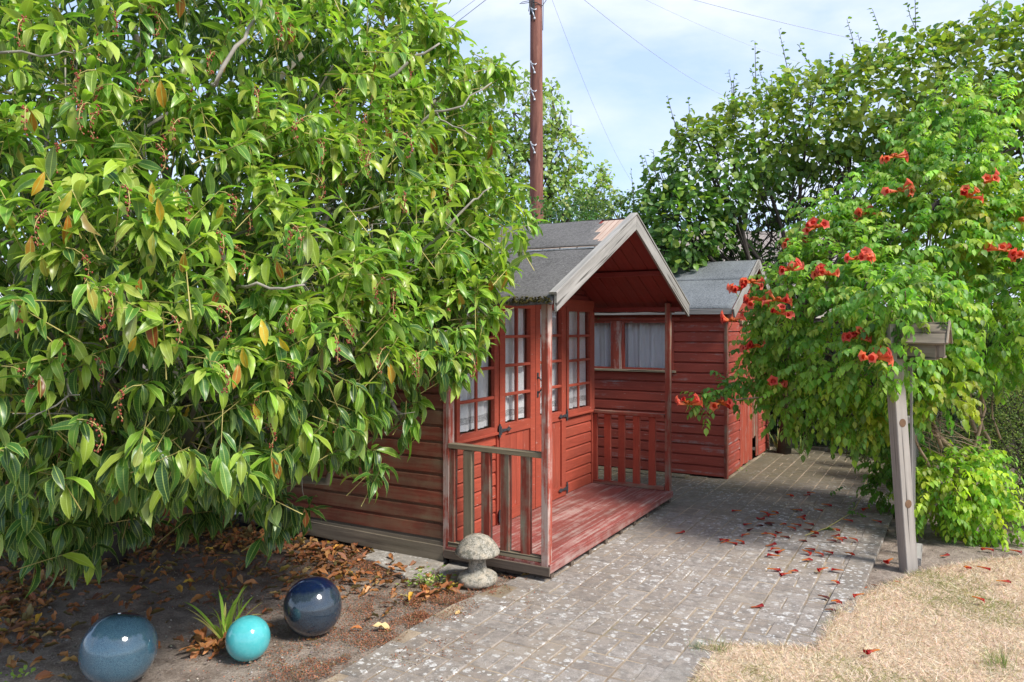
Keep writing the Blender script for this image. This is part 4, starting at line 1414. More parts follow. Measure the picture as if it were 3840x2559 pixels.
b = MB(); b.box(-1.5, -0.3, -0.04, 0.02, 1.0, 2.2); b.build('window', M_white, fh)
# ------------------------------------------------------------------ foliage
CAM = np.array([0, 0, H])

def lobes_from(l):
    """[(u, v, depth, radius[, flatten])] in viewing pixels -> centres and radii in metres"""
    c = np.array([tuple(vat(a[0], a[1], a[2])) for a in l]); r = np.array([a[3] for a in l])
    fl = np.array([a[4] if len(a) > 4 else 1.0 for a in l])
    return c, r, fl

def sample(lobes, n, rmin=0.8, rmax=1.06, inner=0.15, front=0.6, lump=0.13, seed=0.0):
    c, r, fl = lobes
    P, D = [], []
    pr = r ** 2 / (r ** 2).sum()
    while sum(len(p) for p in P) < n:
        k = rng.choice(len(c), n, p=pr)
        d = norm(rng.normal(size=(n, 3)))
        rad = r[k] * rng.uniform(rmin, rmax, n)
        lum = np.array([mnoise.noise(Vector((q[0] * 2.3 + kk * 7.1, q[1] * 2.3 + seed, q[2] * 2.3))) for q, kk in zip(d, k)])
        rad *= 1 + lump * 2 * lum
        off = d * rad[:, None]; off[:, 2] *= fl[k]
        p = c[k] + off
        dist = np.linalg.norm((p[:, None, :] - c[None]) / np.stack([np.ones_like(fl), np.ones_like(fl), fl], 1)[None], axis=2) / r[None]
        dist[np.arange(n), k] = 9
        deep = dist.min(1)
        keep = (deep > 0.78) | (rng.random(n) < inner)
        tocam = norm(CAM[None] - p)
        back = (d * tocam).sum(1) < -0.25
        keep &= ~back | (rng.random(n) < front)
        keep &= p[:, 2] > 0.05
        P.append(p[keep]); D.append(d[keep])
    P = np.concatenate(P)[:n]; D = np.concatenate(D)[:n]
    return P, D

def frustum_key(P, near=0.5):
    u = HX + F * P[:, 0] / np.maximum(P[:, 1], 0.1); v = HY - F * (P[:, 2] - H) / np.maximum(P[:, 1], 0.1)
    infr = (u > -60) & (u < 3900) & (v > -60) & (v < 2620) & (P[:, 1] > near)
    return infr, u, v

def laurel_sprigs(P, D, k, L, tl, droop=0.5, spread=(35, 80)):
    """k leaves spiralling round each twig end: returns base points, directions, twig segments"""
    n = len(P)
    d = norm(D * 0.8 + np.array([0, 0, 0.28]) + rng.normal(0, 0.35, (n, 3)))
    a = norm(np.cross(d, norm(rng.normal(size=(n, 3)))))
    b = np.cross(d, a)
    BP, T = [], []
    for i in range(k):
        s = (i + 0.5) / k
        ph = i * 2.4 + rng.uniform(0, 0.6, n)
        al = np.radians(spread[1] + (spread[0] - spread[1]) * s + rng.normal(0, 9, n))
        rd = a * np.cos(ph)[:, None] + b * np.sin(ph)[:, None]
        t = d * np.cos(al)[:, None] + rd * np.sin(al)[:, None]
        t[:, 2] -= droop * (0.65 + 0.6 * rng.random(n))
        BP.append(P + d * (tl * (s - 1))[..., None] if hasattr(tl, '__len__') else P + d * (tl * (s - 1)))
        T.append(norm(t))
    return np.stack(BP, 1).reshape(-1, 3), np.stack(T, 1).reshape(-1, 3), d

def twig_mesh(name, P, Q, r, mat, parent):
    """thin three sided sticks from P to Q"""
    n = len(P)
    t = norm(Q - P); a = norm(np.cross(t, np.array([0.3, 0.5, 0.8]))); b = np.cross(t, a)
    V = []
    for (base, rr) in ((P, r), (Q, r * 0.55)):
        for j in range(3):
            an = 2.094 * j
            V.append(base + (a * math.cos(an) + b * math.sin(an)) * rr)
    V = np.stack(V, 1).reshape(-1, 3)
    T0 = []
    for j in range(3):
        j2 = (j + 1) % 3
        T0 += [(j, j2, 3 + j2), (j, 3 + j2, 3 + j)]
    T = (np.array(T0)[None] + (np.arange(n) * 6)[:, None, None]).reshape(-1, 3)
    o = link(name, np_mesh(name, V, T, mat), parent)
    o['kind'] = 'stuff'
    return o

def limb(b, p0, p1, r0, r1, wob=0.08, n=7, sides=8):
    p0, p1 = Vector(p0), Vector(p1)
    L = (p1 - p0).length
    pts, rs = [], []
    s = Vector((random.random() * 9, random.random() * 9, 0))
    for i in range(n):
        q = i / (n - 1)
        p = p0.lerp(p1, q)
        if 0 < i < n - 1: p += Vector((mnoise.noise(s + Vector((q * 3, 0, 0))), mnoise.noise(s + Vector((0, q * 3, 5))), mnoise.noise(s + Vector((3, 0, q * 3))))) * L * wob * 2
        p.z += 0.0
        pts.append(p); rs.append(r0 + (r1 - r0) * q)
    b.tube(pts, rs, sides)
    return pts

def leaf_set(tree, name_stuff, tpls, BP, T, S, tint, mat, nparts=300, part='leaf', up=None, roll=0.35):
    M = axes(T, up, roll)
    infr, u, v = frustum_key(BP)
    dist = np.linalg.norm(BP - CAM, axis=1)
    key = np.where(infr, S / dist, -1)
    idx = np.argsort(-key)
    # of the large ones take those facing out, i.e. nearest along their own line of sight
    if nparts:
        cell = {}
        order = np.argsort(dist)
        chosen = []
        for i in order:
            if not infr[i]: continue
            c = (int(u[i] // 46), int(v[i] // 46))
            if cell.get(c, 0) >= 1: continue
            cell[c] = 1; chosen.append(i)
            if len(chosen) >= nparts * 4: break
        chosen = np.array(chosen)
        chosen = chosen[np.argsort(-(S[chosen] / dist[chosen]))][:nparts]
        mask = np.zeros(len(BP), bool); mask[chosen] = True
        as_parts(part, tpls, BP[mask], M[mask], S[mask], tint[mask], mat, tree, 14)
        rest = ~mask
    else: rest = np.ones(len(BP), bool)
    return scatter(name_stuff, tpls, BP[rest], M[rest], S[rest], tint[rest], mat, tree)

def tints(n, stops, w, var=0.18):
    c = np.array(stops)[rng.choice(len(stops), n, p=np.array(w) / sum(w))]
    return np.clip(c * (1 + rng.normal(0, var, (n, 1))) * (1 + rng.normal(0, 0.06, (n, 3))), 0.004, 1)

# ---------------- the laurel
LA = lobes_from([
    (120, 250, 3.7, 1.10), (420, 200, 3.9, 1.00), (700, 120, 4.4, 0.80), (845, 150, 4.5, 0.50), (930, 330, 4.6, 0.50), (1000, 230, 4.75, 0.22),
    (30, 560, 3.0, 0.62), (260, 640, 2.9, 0.50), (500, 560, 3.4, 0.68), (760, 480, 3.95, 0.66), (960, 560, 4.3, 0.44), (1050, 440, 4.5, 0.22), (1080, 590, 4.35, 0.15), (1070, 650, 4.2, .18),
    (150, 860, 2.9, 0.46), (400, 860, 3.1, 0.50), (640, 800, 3.45, 0.52), (840, 790, 3.8, 0.46), (980, 800, 4.0, 0.26), (1040, 700, 4.1, 0.28), (1050, 800, 4.0, 0.12), (900, 925, 3.95, 0.19),
    (90, 1060, 3.35, 0.32), (165, 1160, 3.5, 0.20), (60, 1190, 3.7, 0.14), (230, 1170, 3.7, 0.13), (270, 1090, 3.9, 0.2), (330, 1010, 3.4, 0.30), (560, 985, 3.6, 0.30), (720, 1000, 3.8, 0.22), (610, 1090, 4.0, 0.21), (480, 1120, 4.2, 0.12), (780, 1035, 4.1, 0.11),
    (-250, 500, 3.6, 1.1), (250, 500, 4.9, 1.5), (650, 450, 5.2, 1.1), (-300, 0, 4.5, 1.4), (300, -150, 4.9, 1.5), (800, -60, 5.2, 0.7),
])
laurel = empty('laurel_tree', (-2.75, 5.2, 0), 0, 'huge glossy laurel tree with drooping leaves overhanging the summerhouse', 'tree')
LOFF = Vector(laurel.location)
def rel(P): return P - np.array(tuple(LOFF))
tp = Vector((-2.75, 5.2, 0))
b = MB()
fork = Vector((-2.65, 5.1, 0.75))
b.tube([(0, 0, -0.05), (0.03, -0.02, 0.3), tuple(fork - tp)], [0.11, 0.085, 0.08], 12)
b.build('trunk', M_barkdark, laurel, True)
allseg = []
for i in range(len(LA[0])):
    c = Vector(LA[0][i])
    b = MB()
    pts = limb(b, fork - tp, c - tp, 0.055, 0.016, 0.07, 9)
    for k in range(7):
        d = Vector(rng.normal(size=3)).normalized()
        st = pts[random.randint(4, 8)]
        e = c - tp + d * LA[1][i] * 0.88
        pp = limb(b, st, e, 0.011, 0.0018, 0.10, 6, 6)
        for kk in range(3):
            d2 = (d + Vector(rng.normal(size=3)) * 0.8).normalized()
            limb(b, pp[2 + kk % 3], pp[2 + kk % 3] + d2 * LA[1][i] * 0.4, 0.004, 0.0012, 0.10, 4, 5)
    b.build('branch', M_bark, laurel, True)
# a few bare grey boughs standing free of the leaves, as on the right hand side
for pts, r0, r1 in (
    ([(900, 330, 4.15), (1000, 262, 4.12), (1060, 240, 4.1), (1130, 190, 4.2)], 0.012, 0.003),
    ([(1000, 262, 4.12), (1040, 290, 4.05), (1095, 318, 4.0)], 0.007, 0.003),
    ([(950, 600, 3.95), (1030, 520, 3.9), (1090, 462, 3.88), (1130, 430, 3.9)], 0.013, 0.003),
    ([(1020, 525, 3.9), (1060, 530, 3.85), (1130, 575, 3.8)], 0.006, 0.003),
    ([(880, 190, 4.0), (960, 130, 3.98), (1010, 100, 4.0)], 0.012, 0.005),
    ([(760, 700, 3.5), (820, 660, 3.5), (900, 640, 3.55)], 0.012, 0.003),
    ([(500, 190, 2.95), (540, 110, 3.0), (590, 50, 3.1), (615, -20, 3.2)], 0.010, 0.006),
    ([(0, 120, 2.7), (130, 125, 2.75), (180, 110, 2.8)], 0.007, 0.002),
    ([(560, 655, 2.85), (640, 662, 2.85), (700, 655, 2.9)], 0.007, 0.004)):
    b = MB()
    pts = [(pts[0][0] - 25, pts[0][1] + 25, pts[0][2] + 0.7)] + pts
    P3 = [vat(*p) - tp for p in pts]
    Q = []
    for i in range(len(P3) - 1):
        for q in (0, 0.33, 0.66): Q.append(P3[i].lerp(P3[i + 1], q) + Vector((jit(.012), jit(.012), jit(.012))))
    Q.append(P3[-1])
    b.tube(Q, [r0 + (r1 - r0) * i / (len(Q) - 1) for i in range(len(Q))], 7)
    b.build('branch', M_bark, laurel, True)

NS = 4700
P, D = sample(LA, NS, 0.80, 1.06, 0.10, 0.30, 0.16)
# keep most sprigs where they matter
infr, u, v = frustum_key(P)
keep = infr | (rng.random(len(P)) < 0.35)
gap = np.array([mnoise.noise(Vector((p[0] * 2.6, p[1] * 2.6, p[2] * 3.4))) for p in P])
keep = (gap > -0.13) | (rng.random(len(P)) < 0.25)
P, D = P[keep[keep] if False else keep], D[keep]
EX = [(1010, 60, 4.3), (1035, 75, 4.3), (1040, 130, 4.3), (1020, 160, 4.3), (1085, 150, 4.4), (1125, 165, 4.4), (1150, 150, 4.4), (1172, 160, 4.4), (1155, 205, 4.4), (1110, 235, 4.35), (1140, 270, 4.3), (1090, 300, 4.3), (1150, 320, 4.3), (1100, 345, 4.3), (1060, 350, 4.3),
      (1120, 390, 4.2), (1155, 420, 4.2), (1190, 440, 4.2), (1205, 470, 4.15), (1150, 470, 4.2), (1215, 520, 4.1), (1180, 540, 4.1), (1130, 520, 4.15), (1150, 590, 4.1), (1175, 600, 4.05), (1110, 480, 4.2), (1130, 650, 4.1), (1145, 690, 4.05), (1110, 720, 4.0), (1100, 800, 3.95), (880, 1060, 3.9), (860, 1040, 3.9), (700, 1170, 4.0), (640, 1190, 4.0), (500, 1180, 4.1), (460, 1170, 4.1), (180, 1240, 3.4), (90, 1230, 3.4), (60, 1200, 3.4), (330, 1190, 4.0), (1070, 860, 3.9)]
EP = np.array([tuple(vat(*q)) for q in EX for _ in range(2)]) + rng.normal(0, 0.025, (len(EX) * 2, 3))
ED = norm(rng.normal(0, 0.45, EP.shape) + np.array([0.9, -0.1, 0.1]))
P = np.concatenate([P, EP]); D = np.concatenate([D, ED])
low = np.clip((1.75 - P[:, 2]) / 1.2, 0, 1)                 # lower foliage hangs; its shade is put into darker green tints
k = 10
BP, T, dd = laurel_sprigs(P, D, k, 0.105, 0.13, 0.34)
lowr = np.repeat(low, k)
T[:, 2] -= lowr * 1.3 * rng.random(len(T)); T = norm(T)
tpl = [leaf_tpl(1.0, 0.295, a_, f_, 6, 0.45, w_) for a_, f_, w_ in ((1.1, 0.30, 0.06), (1.45, 0.34, 0.08), (0.7, 0.24, 0.05), (1.0, 0.32, 0.1), (0.4, 0.2, 0.06))]
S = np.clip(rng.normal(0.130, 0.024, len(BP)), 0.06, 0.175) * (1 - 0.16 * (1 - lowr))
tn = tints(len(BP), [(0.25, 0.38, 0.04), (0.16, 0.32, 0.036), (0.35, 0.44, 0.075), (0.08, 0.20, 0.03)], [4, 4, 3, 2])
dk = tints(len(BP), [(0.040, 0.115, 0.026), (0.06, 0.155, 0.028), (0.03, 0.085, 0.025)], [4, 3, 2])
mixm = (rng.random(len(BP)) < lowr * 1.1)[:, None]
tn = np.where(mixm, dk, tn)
leaf_set(laurel, 'foliage', tpl, rel(BP), T, S, tn, M_laurel, 0) if False else None
def leaf_rel(tree, off, *a, **k):
    BPw = a[2]
    return None
# individual leaves need world positions for ranking: use a wrapper
def leaf_set_off(tree, off, name_stuff, tpls, BP, T, S, tint, mat, nparts, roll=0.35, cellpx=46, part='leaf', up=None):
    M = axes(T, up, roll)
    infr, u, v = frustum_key(BP)
    dist = np.linalg.norm(BP - CAM, axis=1)
    mask = np.zeros(len(BP), bool)
    if nparts:
        cell, chosen = set(), []
        for i in np.argsort(dist):
            if not infr[i]: continue
            c = (int(u[i] // cellpx), int(v[i] // cellpx))
            if c in cell: continue
            cell.add(c); chosen.append(i)
        chosen = np.array(chosen)
        chosen = chosen[np.argsort(-(S[chosen] / dist[chosen]))][:nparts]
        mask[chosen] = True
        as_parts(part, tpls, (BP - off)[mask], M[mask], S[mask], tint[mask], mat, tree, 14)
    r_ = ~mask
    return scatter(name_stuff, tpls, (BP - off)[r_], M[r_], S[r_], tint[r_], mat, tree)
OFF = np.array(tuple(LOFF))
leaf_set_off(laurel, OFF, 'foliage', tpl, BP, T, S, tn, M_laurel, 298)
twig_mesh('twigs', (P - dd * 0.24) - OFF, P - OFF, 0.0028, M_stalk, laurel)
# yellow and brown dying leaves
n = 330
i_ = rng.choice(len(BP), n, replace=False)
Pd = BP[i_] + norm(CAM - BP[i_]) * 0.03
Td = norm(np.stack([rng.normal(0, .3, n), rng.normal(0, .3, n), -np.ones(n)], 1))
scatter('dying_leaves', [leaf_tpl(1, 0.36, 0.5, 0.4, 6, 0.5, 0.1)], Pd - OFF, axes(Td, norm(rng.normal(size=(n, 3)))), rng.uniform(0.08, 0.12, n),
        tints(n, [(0.55, 0.30, 0.02), (0.30, 0.075, 0.015), (0.42, 0.15, 0.02), (0.35, 0.33, 0.05)], [3, 3, 3, 2]), M_laurel, laurel)
# deep inner leaves that close the crown, inner shade put into dark tints
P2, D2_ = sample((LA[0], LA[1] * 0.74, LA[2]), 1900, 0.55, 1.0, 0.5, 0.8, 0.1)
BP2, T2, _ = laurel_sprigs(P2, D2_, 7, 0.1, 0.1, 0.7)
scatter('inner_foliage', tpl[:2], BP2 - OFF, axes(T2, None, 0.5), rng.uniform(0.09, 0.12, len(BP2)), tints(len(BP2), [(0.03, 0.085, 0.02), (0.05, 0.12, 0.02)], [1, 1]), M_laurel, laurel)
# fruit racemes
def raceme():
    b = MB(); L = 0.13 + random.random() * 0.06
    pts = [Vector((0, 0, 0))]
    ang = 0.3
    for i in range(6):
        ang -= 0.40
        pts.append(pts[-1] + Vector((math.cos(ang), 0, math.sin(ang))) * L / 6)
    b.tube(pts, 0.0017, 4)
    st = b
    bb_ = MB()
    for i in range(20):
        q = 0.25 + 0.75 * random.random()
        k_ = min(5, int(q * 6)); p = pts[k_].lerp(pts[k_ + 1], q * 6 - k_) if k_ < 6 else pts[-1]
        o_ = Vector(rng.normal(size=3)).normalized() * 0.011
        c_ = p + o_; r_ = 0.0042
        st.tube([p, c_], 0.0008, 3, False)
        k = len(bb_.v)
        bb_.v += [tuple(c_ + Vector(w) * r_) for w in ((1, 0, 0), (-1, 0, 0), (0, 1, 0), (0, -1, 0), (0, 0, 1.3), (0, 0, -1.3))]
        bb_.f += [(k + a_, k + b_, k + c__) for a_, b_, c__ in ((0, 2, 4), (2, 1, 4), (1, 3, 4), (3, 0, 4), (2, 0, 5), (1, 2, 5), (3, 1, 5), (0, 3, 5))]
    m = me('fruit_raceme', st.v + bb_.v, st.f + [tuple(q + len(st.v) for q in f) for f in bb_.f], M_stalk, True)
    m.materials.append(M_berry)
    for i, p_ in enumerate(m.polygons): p_.material_index = 1 if i >= len(st.f) else 0
    return m
rm = [raceme() for _ in range(6)]
infr, u, v = frustum_key(P)
cand_ = np.where(infr)[0]
cells, sel = set(), []
for i in cand_[np.argsort(np.linalg.norm(P[cand_] - CAM, axis=1))]:
    c_ = (int(u[i] // 120), int(v[i] // 120))
    if c_ in cells or v[i] > 1650: continue
    cells.add(c_); sel.append(i)
ys_ = np.array([i for i in sel[1::2]])[:28]
Py = P[ys_] + norm(CAM - P[ys_]) * 0.07
Ty = norm(np.stack([rng.normal(0, .25, len(Py)), rng.normal(0, .25, len(Py)), -np.ones(len(Py))], 1))
scatter('yellow_leaves', [leaf_tpl(1, 0.32, 0.5, 0.35, 6, 0.5, 0.1)], Py - OFF, axes(Ty, norm(CAM - Py + rng.normal(0, .8, Py.shape))), rng.uniform(0.07, 0.11, len(Py)),
        tints(len(Py), [(0.62, 0.38, 0.03), (0.34, 0.10, 0.02), (0.46, 0.44, 0.07), (0.42, 0.18, 0.03)], [4, 2, 4, 2]), M_laurel, laurel)
for i in sel[::2][:85]:
    p = Vector(P[i]) + (Vector(CAM) - Vector(P[i])).normalized() * 0.05
    link('fruit_raceme', random.choice(rm), laurel, Matrix.Translation(p - LOFF) @ Matrix.Rotation(random.random() * 6.28, 4, 'Z'))

# ---------------- tall hedge of round leaves behind the sheds
def leafy_tree(name, loc, lobes, n, tpl, smin, smax, stops, wts, mat, label, cat='tree', trunk=None, k=1, nparts=0, barkm=M_barkdark, inner=0.2, lump=0.16, kind=None, droop=0.2, rmin=0.72, twigs=0, front=0.5, cellpx=30, group=None, topy=None):
    tr_ = empty(name, loc, 0, label, cat, group)
    off = np.array(tuple(loc))
    P, D = sample(lobes, n, rmin, 1.08, inner, front, lump)
    T = norm(D * 0.7 + rng.normal(0, 0.6, D.shape) + np.array([0, 0, -droop]))
    S = rng.uniform(smin, smax, len(P))
    tn = tints(len(P), stops, wts)
    if topy is not None:
        zt_, c1 = topy
        hi = np.clip((P[:, 2] - zt_) / 0.8, 0, 1) * (rng.random(len(P)) < 0.75)
        tn = tn * (1 - hi[:, None]) + tints(len(P), [c1], [1]) * hi[:, None]
    upv = norm(D * 0.9 + np.array([0, 0, 0.8]) + rng.normal(0, 0.35, D.shape))
    leaf_set_off(tr_, off, 'crown', tpl, P, T, S, tn, mat, nparts, 0.3, cellpx, up=upv)
    if trunk:
        base, fork_, r = trunk
        b = MB(); b.tube([Vector(base) - Vector(loc), Vector(fork_) - Vector(loc)], [r, r * 0.7], 8)
        b.build('trunk', barkm, tr_, True)
        b = MB()
        for i in range(len(lobes[0])):
            c = Vector(lobes[0][i])
            pts = limb(b, Vector(fork_) - Vector(loc), c - Vector(loc), r * 0.45, r * 0.14, 0.07, 6, 6)
            for q in range(twigs):
                d = Vector(rng.normal(size=3)).normalized()
                pp = limb(b, pts[random.randint(2, 5)], c - Vector(loc) + d * lobes[1][i] * 0.98, r * 0.13, 0.004, 0.12, 5, 5)
                for _ in range(2):
                    d2 = (d + Vector(rng.normal(size=3)) * 0.9).normalized()
                    limb(b, pp[random.randint(1, 3)], pp[3] + d2 * lobes[1][i] * 0.45, 0.006, 0.003, 0.15, 4, 4)
        o = b.build('branches', barkm, tr_, True)
    return tr_
round_t = [leaf_tpl(1.0, 0.74, 0.5, 0.12, 5, 0.46, 0.05), leaf_tpl(1.0, 0.66, 0.25, 0.2, 5, 0.44, 0.04)]
HZ = lobes_from([(1560, 520, 9.2, 0.55), (1640, 400, 9.3, 0.62), (1740, 330, 9.3, 0.60), (1860, 285, 9.2, 0.62), (1990, 250, 9.1, 0.62), (2110, 215, 9.0, 0.66), (2240, 190, 8.9, 0.70), (2380, 170, 8.8, 0.75), (2560, 180, 8.8, 0.8), (2640, 420, 8.8, 0.7), (2660, 680, 8.8, 0.8),
                 (1530, 430, 9.3, 0.28), (1600, 320, 9.3, 0.24), (2330, 330, 8.9, 0.5), (2100, 330, 9.1, 0.4), (1950, 370, 9.2, 0.25), (1500, 590, 9.4, 0.36)])
st_h = [(0.10, 0.22, 0.042), (0.16, 0.30, 0.05), (0.25, 0.36, 0.055), (0.055, 0.14, 0.038)]
hz = leafy_tree('hazel_hedge', (3.4, 9.3, 0), HZ, 17000, round_t, 0.068, 0.118, st_h, [4, 4, 2, 3], M_hazel,
                'tall arching hedge tree with broad rounded leaves rising behind the sheds', 'hedge tree', ((3.4, 9.5, 0), (3.5, 9.4, 1.6), 0.09), nparts=250, twigs=8, inner=0.12, front=0.35, topy=(3.3, (0.28, 0.34, 0.045)), cellpx=40)
# lower part of the hedge, thinner so that the sky shows through
HZ2 = lobes_from([(1580, 640, 9.6, 0.42), (1680, 560, 9.7, 0.34), (1500, 520, 9.8, 0.30), (1780, 480, 9.8, 0.26), (1870, 430, 9.8, 0.25), (2050, 420, 9.8, 0.25), (1820, 620, 9.8, 0.40), (1960, 520, 9.8, 0.28), (2150, 470, 9.8, 0.3), (2340, 560, 9.6, 0.5), (2300, 720, 9.4, 0.6), (1700, 700, 9.6, 0.5)])
leafy_tree('hazel_hedge', (3.0, 9.9, 0), HZ2, 6200, round_t, 0.06, 0.10, [(0.10, 0.17, 0.03), (0.06, 0.12, 0.025), (0.035, 0.085, 0.02)], [2, 3, 3], M_hazel,
           'thin lower hedge tree with dark twigs and sky gaps below the arching crown', 'hedge tree', ((2.7, 10.1, 0), (2.8, 10, 1.5), 0.07), twigs=14, inner=0.3, front=0.6)
# upright shoots on the hedge top
SPp, SPd = [], []
for i in range(46):
    b = MB()
    j = random.choice([0, 1, 1, 2, 3, 4, 5, 6, 7, 8, 9, 10])
    c = Vector(HZ[0][j]); r = HZ[1][j]
    p = c + Vector((jit(r), jit(r * 0.5) - 0.1, 0)); p.z = c.z + math.sqrt(max(0.01, r * r - (p.x - c.x) ** 2)) * 0.95
    L = 0.25 + random.random() * 0.35
    e = p + Vector((jit(0.12) - 0.05, jit(0.1), L))
    b.tube([p - Vector((3.4, 9.3, 0)), p.lerp(e, .5) - Vector((3.4, 9.3, 0)) + Vector((jit(.03), 0, 0)), e - Vector((3.4, 9.3, 0))], [0.005, 0.004, 0.002], 4)
    b.build('shoot', M_barkdark, hz)
    for k in range(12):
        SPp.append(tuple(p.lerp(e, k / 11) + Vector((jit(.01), jit(.01), 0)))); SPd.append((jit(1), jit(1), 0.5 * random.random()))
SPp = np.array(SPp); SPd = norm(np.array(SPd))
scatter('shoot_leaves', round_t, SPp - np.array([3.4, 9.3, 0]), axes(SPd, None, 0.6), rng.uniform(0.04, 0.075, len(SPp)), tints(len(SPp), [(0.14, 0.20, 0.035), (0.08, 0.15, 0.03)], [1, 1]), M_hazel, hz)

# ---------------- ivy hedge behind the summerhouse roof, dark and fine
small_t = [leaf_tpl(1.0, 0.62, 0.5, 0.2, 4, 0.5)]
IV = lobes_from([(1000, 560, 8.6, 0.5), (1130, 530, 8.6, 0.34), (1230, 510, 8.6, 0.26), (1310, 505, 8.6, 0.22), (1180, 600, 8.5, 0.5), (1340, 560, 8.6, 0.35), (800, 560, 8.8, 0.8), (1450, 620, 8.9, 0.4), (1250, 680, 8.8, 0.6)])
leafy_tree('ivy_hedge', (0.2, 8.7, 0), IV, 9000, small_t, 0.035, 0.06, [(0.035, 0.11, 0.03), (0.055, 0.15, 0.035), (0.025, 0.075, 0.025)], [3, 3, 2], M_hazel, 'dense dark green ivy hedge just above the summerhouse ridge', 'hedge', ((0.2, 8.9, 0), (0.2, 8.8, 1.5), 0.08), front=0.4)
# lighter scrub between ivy and hazel
IB = lobes_from([(1400, 500, 10.5, 0.30), (1350, 470, 10.8, 0.22), (1460, 480, 10.4, 0.26), (1490, 560, 10.2, 0.35), (1410, 590, 10.4, 0.5)])
leafy_tree('scrub_bush', (1.8, 10.6, 0), IB, 3200, small_t, 0.045, 0.075, [(0.09, 0.17, 0.03), (0.16, 0.21, 0.04), (0.05, 0.11, 0.025)], [3, 2, 3], M_hazel, 'light green scrub between the ivy hedge and the arching hedge', 'bush', ((1.8, 10.7, 0), (1.8, 10.7, 1.5), 0.05), front=0.4, twigs=3)

# ---------------- sycamore behind the pole
maple_t = [leaf_tpl(1.0, 0.9, 0.4, 0.1, 5, 0.55, 0.08)]
SY = lobes_from([(1110, 200, 18, 0.7), (1180, 260, 18, 0.9), (1110, 360, 18, 1.0), (1230, 420, 18, 0.85), (1270, 270, 18.2, 0.45), (1290, 350, 18, 0.55), (1330, 430, 18, 0.5), (1385, 400, 18, 0.22), (1390, 460, 18, 0.4), (1050, 480, 18, 1.2), (1265, 205, 18.2, 0.22), (1160, 470, 17.8, 0.9),
                 (1010, 250, 18.3, 1.0), (1300, 480, 17.6, 0.6), (1215, 330, 18, .4)])
leafy_tree('sycamore_tree', (1.0, 18.2, 0), SY, 7000, maple_t, 0.085, 0.15, [(0.28, 0.39, 0.12), (0.33, 0.42, 0.14), (0.40, 0.43, 0.17), (0.20, 0.31, 0.10)], [4, 3, 1, 2], M_hazel, 'pale green sycamore tree standing behind the telegraph pole', 'tree',
           ((0.8, 18.4, 0), (0.7, 18.3, 2.5), 0.16), front=0.45, twigs=6, lump=0.28, inner=0.15)
# ---------------- trumpet vine
VL = [(2000, 780, 5.80, 0.62), (1840, 790, 6.2, 0.38), (1770, 725, 6.3, 0.13), (1880, 690, 6.0, 0.42), (2260, 715, 5.9, 0.54), (2120, 620, 6.0, 0.55), (2150, 480, 6.2, 0.48), (2210, 350, 6.3, 0.30), (2200, 250, 6.3, 0.17), (2080, 360, 6.3, 0.2), (1930, 590, 6.3, 0.36), (1880, 510, 6.4, 0.18), (2000, 470, 6.3, 0.22), (2330, 600, 6.0, 0.5), (2040, 860, 5.6, 0.30),
      (1860, 900, 6.0, 0.30), (1960, 930, 5.7, 0.22), (1800, 885, 6.2, 0.14), (2140, 850, 5.6, 0.22), (2030, 690, 5.1, 0.16), (2140, 690, 4.95, 0.12), (2080, 670, 5.0, 0.13), (2050, 715, 4.85, 0.05), (2075, 850, 5.0, 0.10), (2020, 820, 5.1, 0.16), (1745, 800, 6.3, 0.09), (1670, 890, 6.2, 0.06), (1715, 865, 6.2, 0.07), (1750, 850, 6.2, 0.10), (1625, 925, 6.1, 0.05), (2420, 700, 5.9, 0.42), (2290, 260, 6.5, .2), (2140, 300, 6.3, 0.16)]
VN = lobes_from(VL)
vine = empty('trumpet_vine', (3.41, 5.95, 0), 0, 'sprawling trumpet vine with orange red flowers beside the path', 'climbing shrub')
VO = np.array([3.41, 5.95, 0.0]); VOv = Vector((3.41, 5.95, 0))
lf_t = [leaf_tpl(1.0, 0.56, 0.55, 0.16, 6, 0.38, 0.06, 1.25, 0.04), leaf_tpl(1.0, 0.50, 0.9, 0.2, 6, 0.38, 0.08, 1.25, 0.04), leaf_tpl(1.0, 0.60, 0.3, 0.1, 6, 0.36, 0.05, 1.25, 0.04)]
def pinnate(P, D, npair, L, droop, lmin, lmax):
    """compound leaves: rachis arching out and down with paired drooping leaflets"""
    n = len(P)
    d = norm(D * 0.9 + rng.normal(0, 0.45, (n, 3)) + np.array([0, 0, 0.15]))
    Ls = rng.uniform(L * 0.8, L * 1.25, n)
    BP, T, S, RA = [], [], [], []
    p = P.copy(); cur = d.copy()
    nodes = [p.copy()]
    for i in range(npair + 1):
        p = p + cur * (Ls / (npair + 1))[:, None]
        cur = norm(cur + np.array([0, 0, -droop]))
        nodes.append(p.copy())
        side = norm(np.cross(cur, np.array([0, 0, 1.0])) + 1e-6)
        s = rng.uniform(lmin, lmax, n) * (0.85 + 0.25 * math.sin(math.pi * (i + 0.6) / (npair + 1)))
        if i < npair:
            for sg in (-1, 1):
                BP.append(p); T.append(norm(side * sg * 0.85 + cur * 0.45 + np.array([0, 0, -0.55]) + rng.normal(0, 0.15, (n, 3)))); S.append(s)
        else:
            BP.append(p); T.append(norm(cur + np.array([0, 0, -0.5]))); S.append(s * 1.15)
    return np.concatenate(BP), np.concatenate(T), np.concatenate(S), nodes
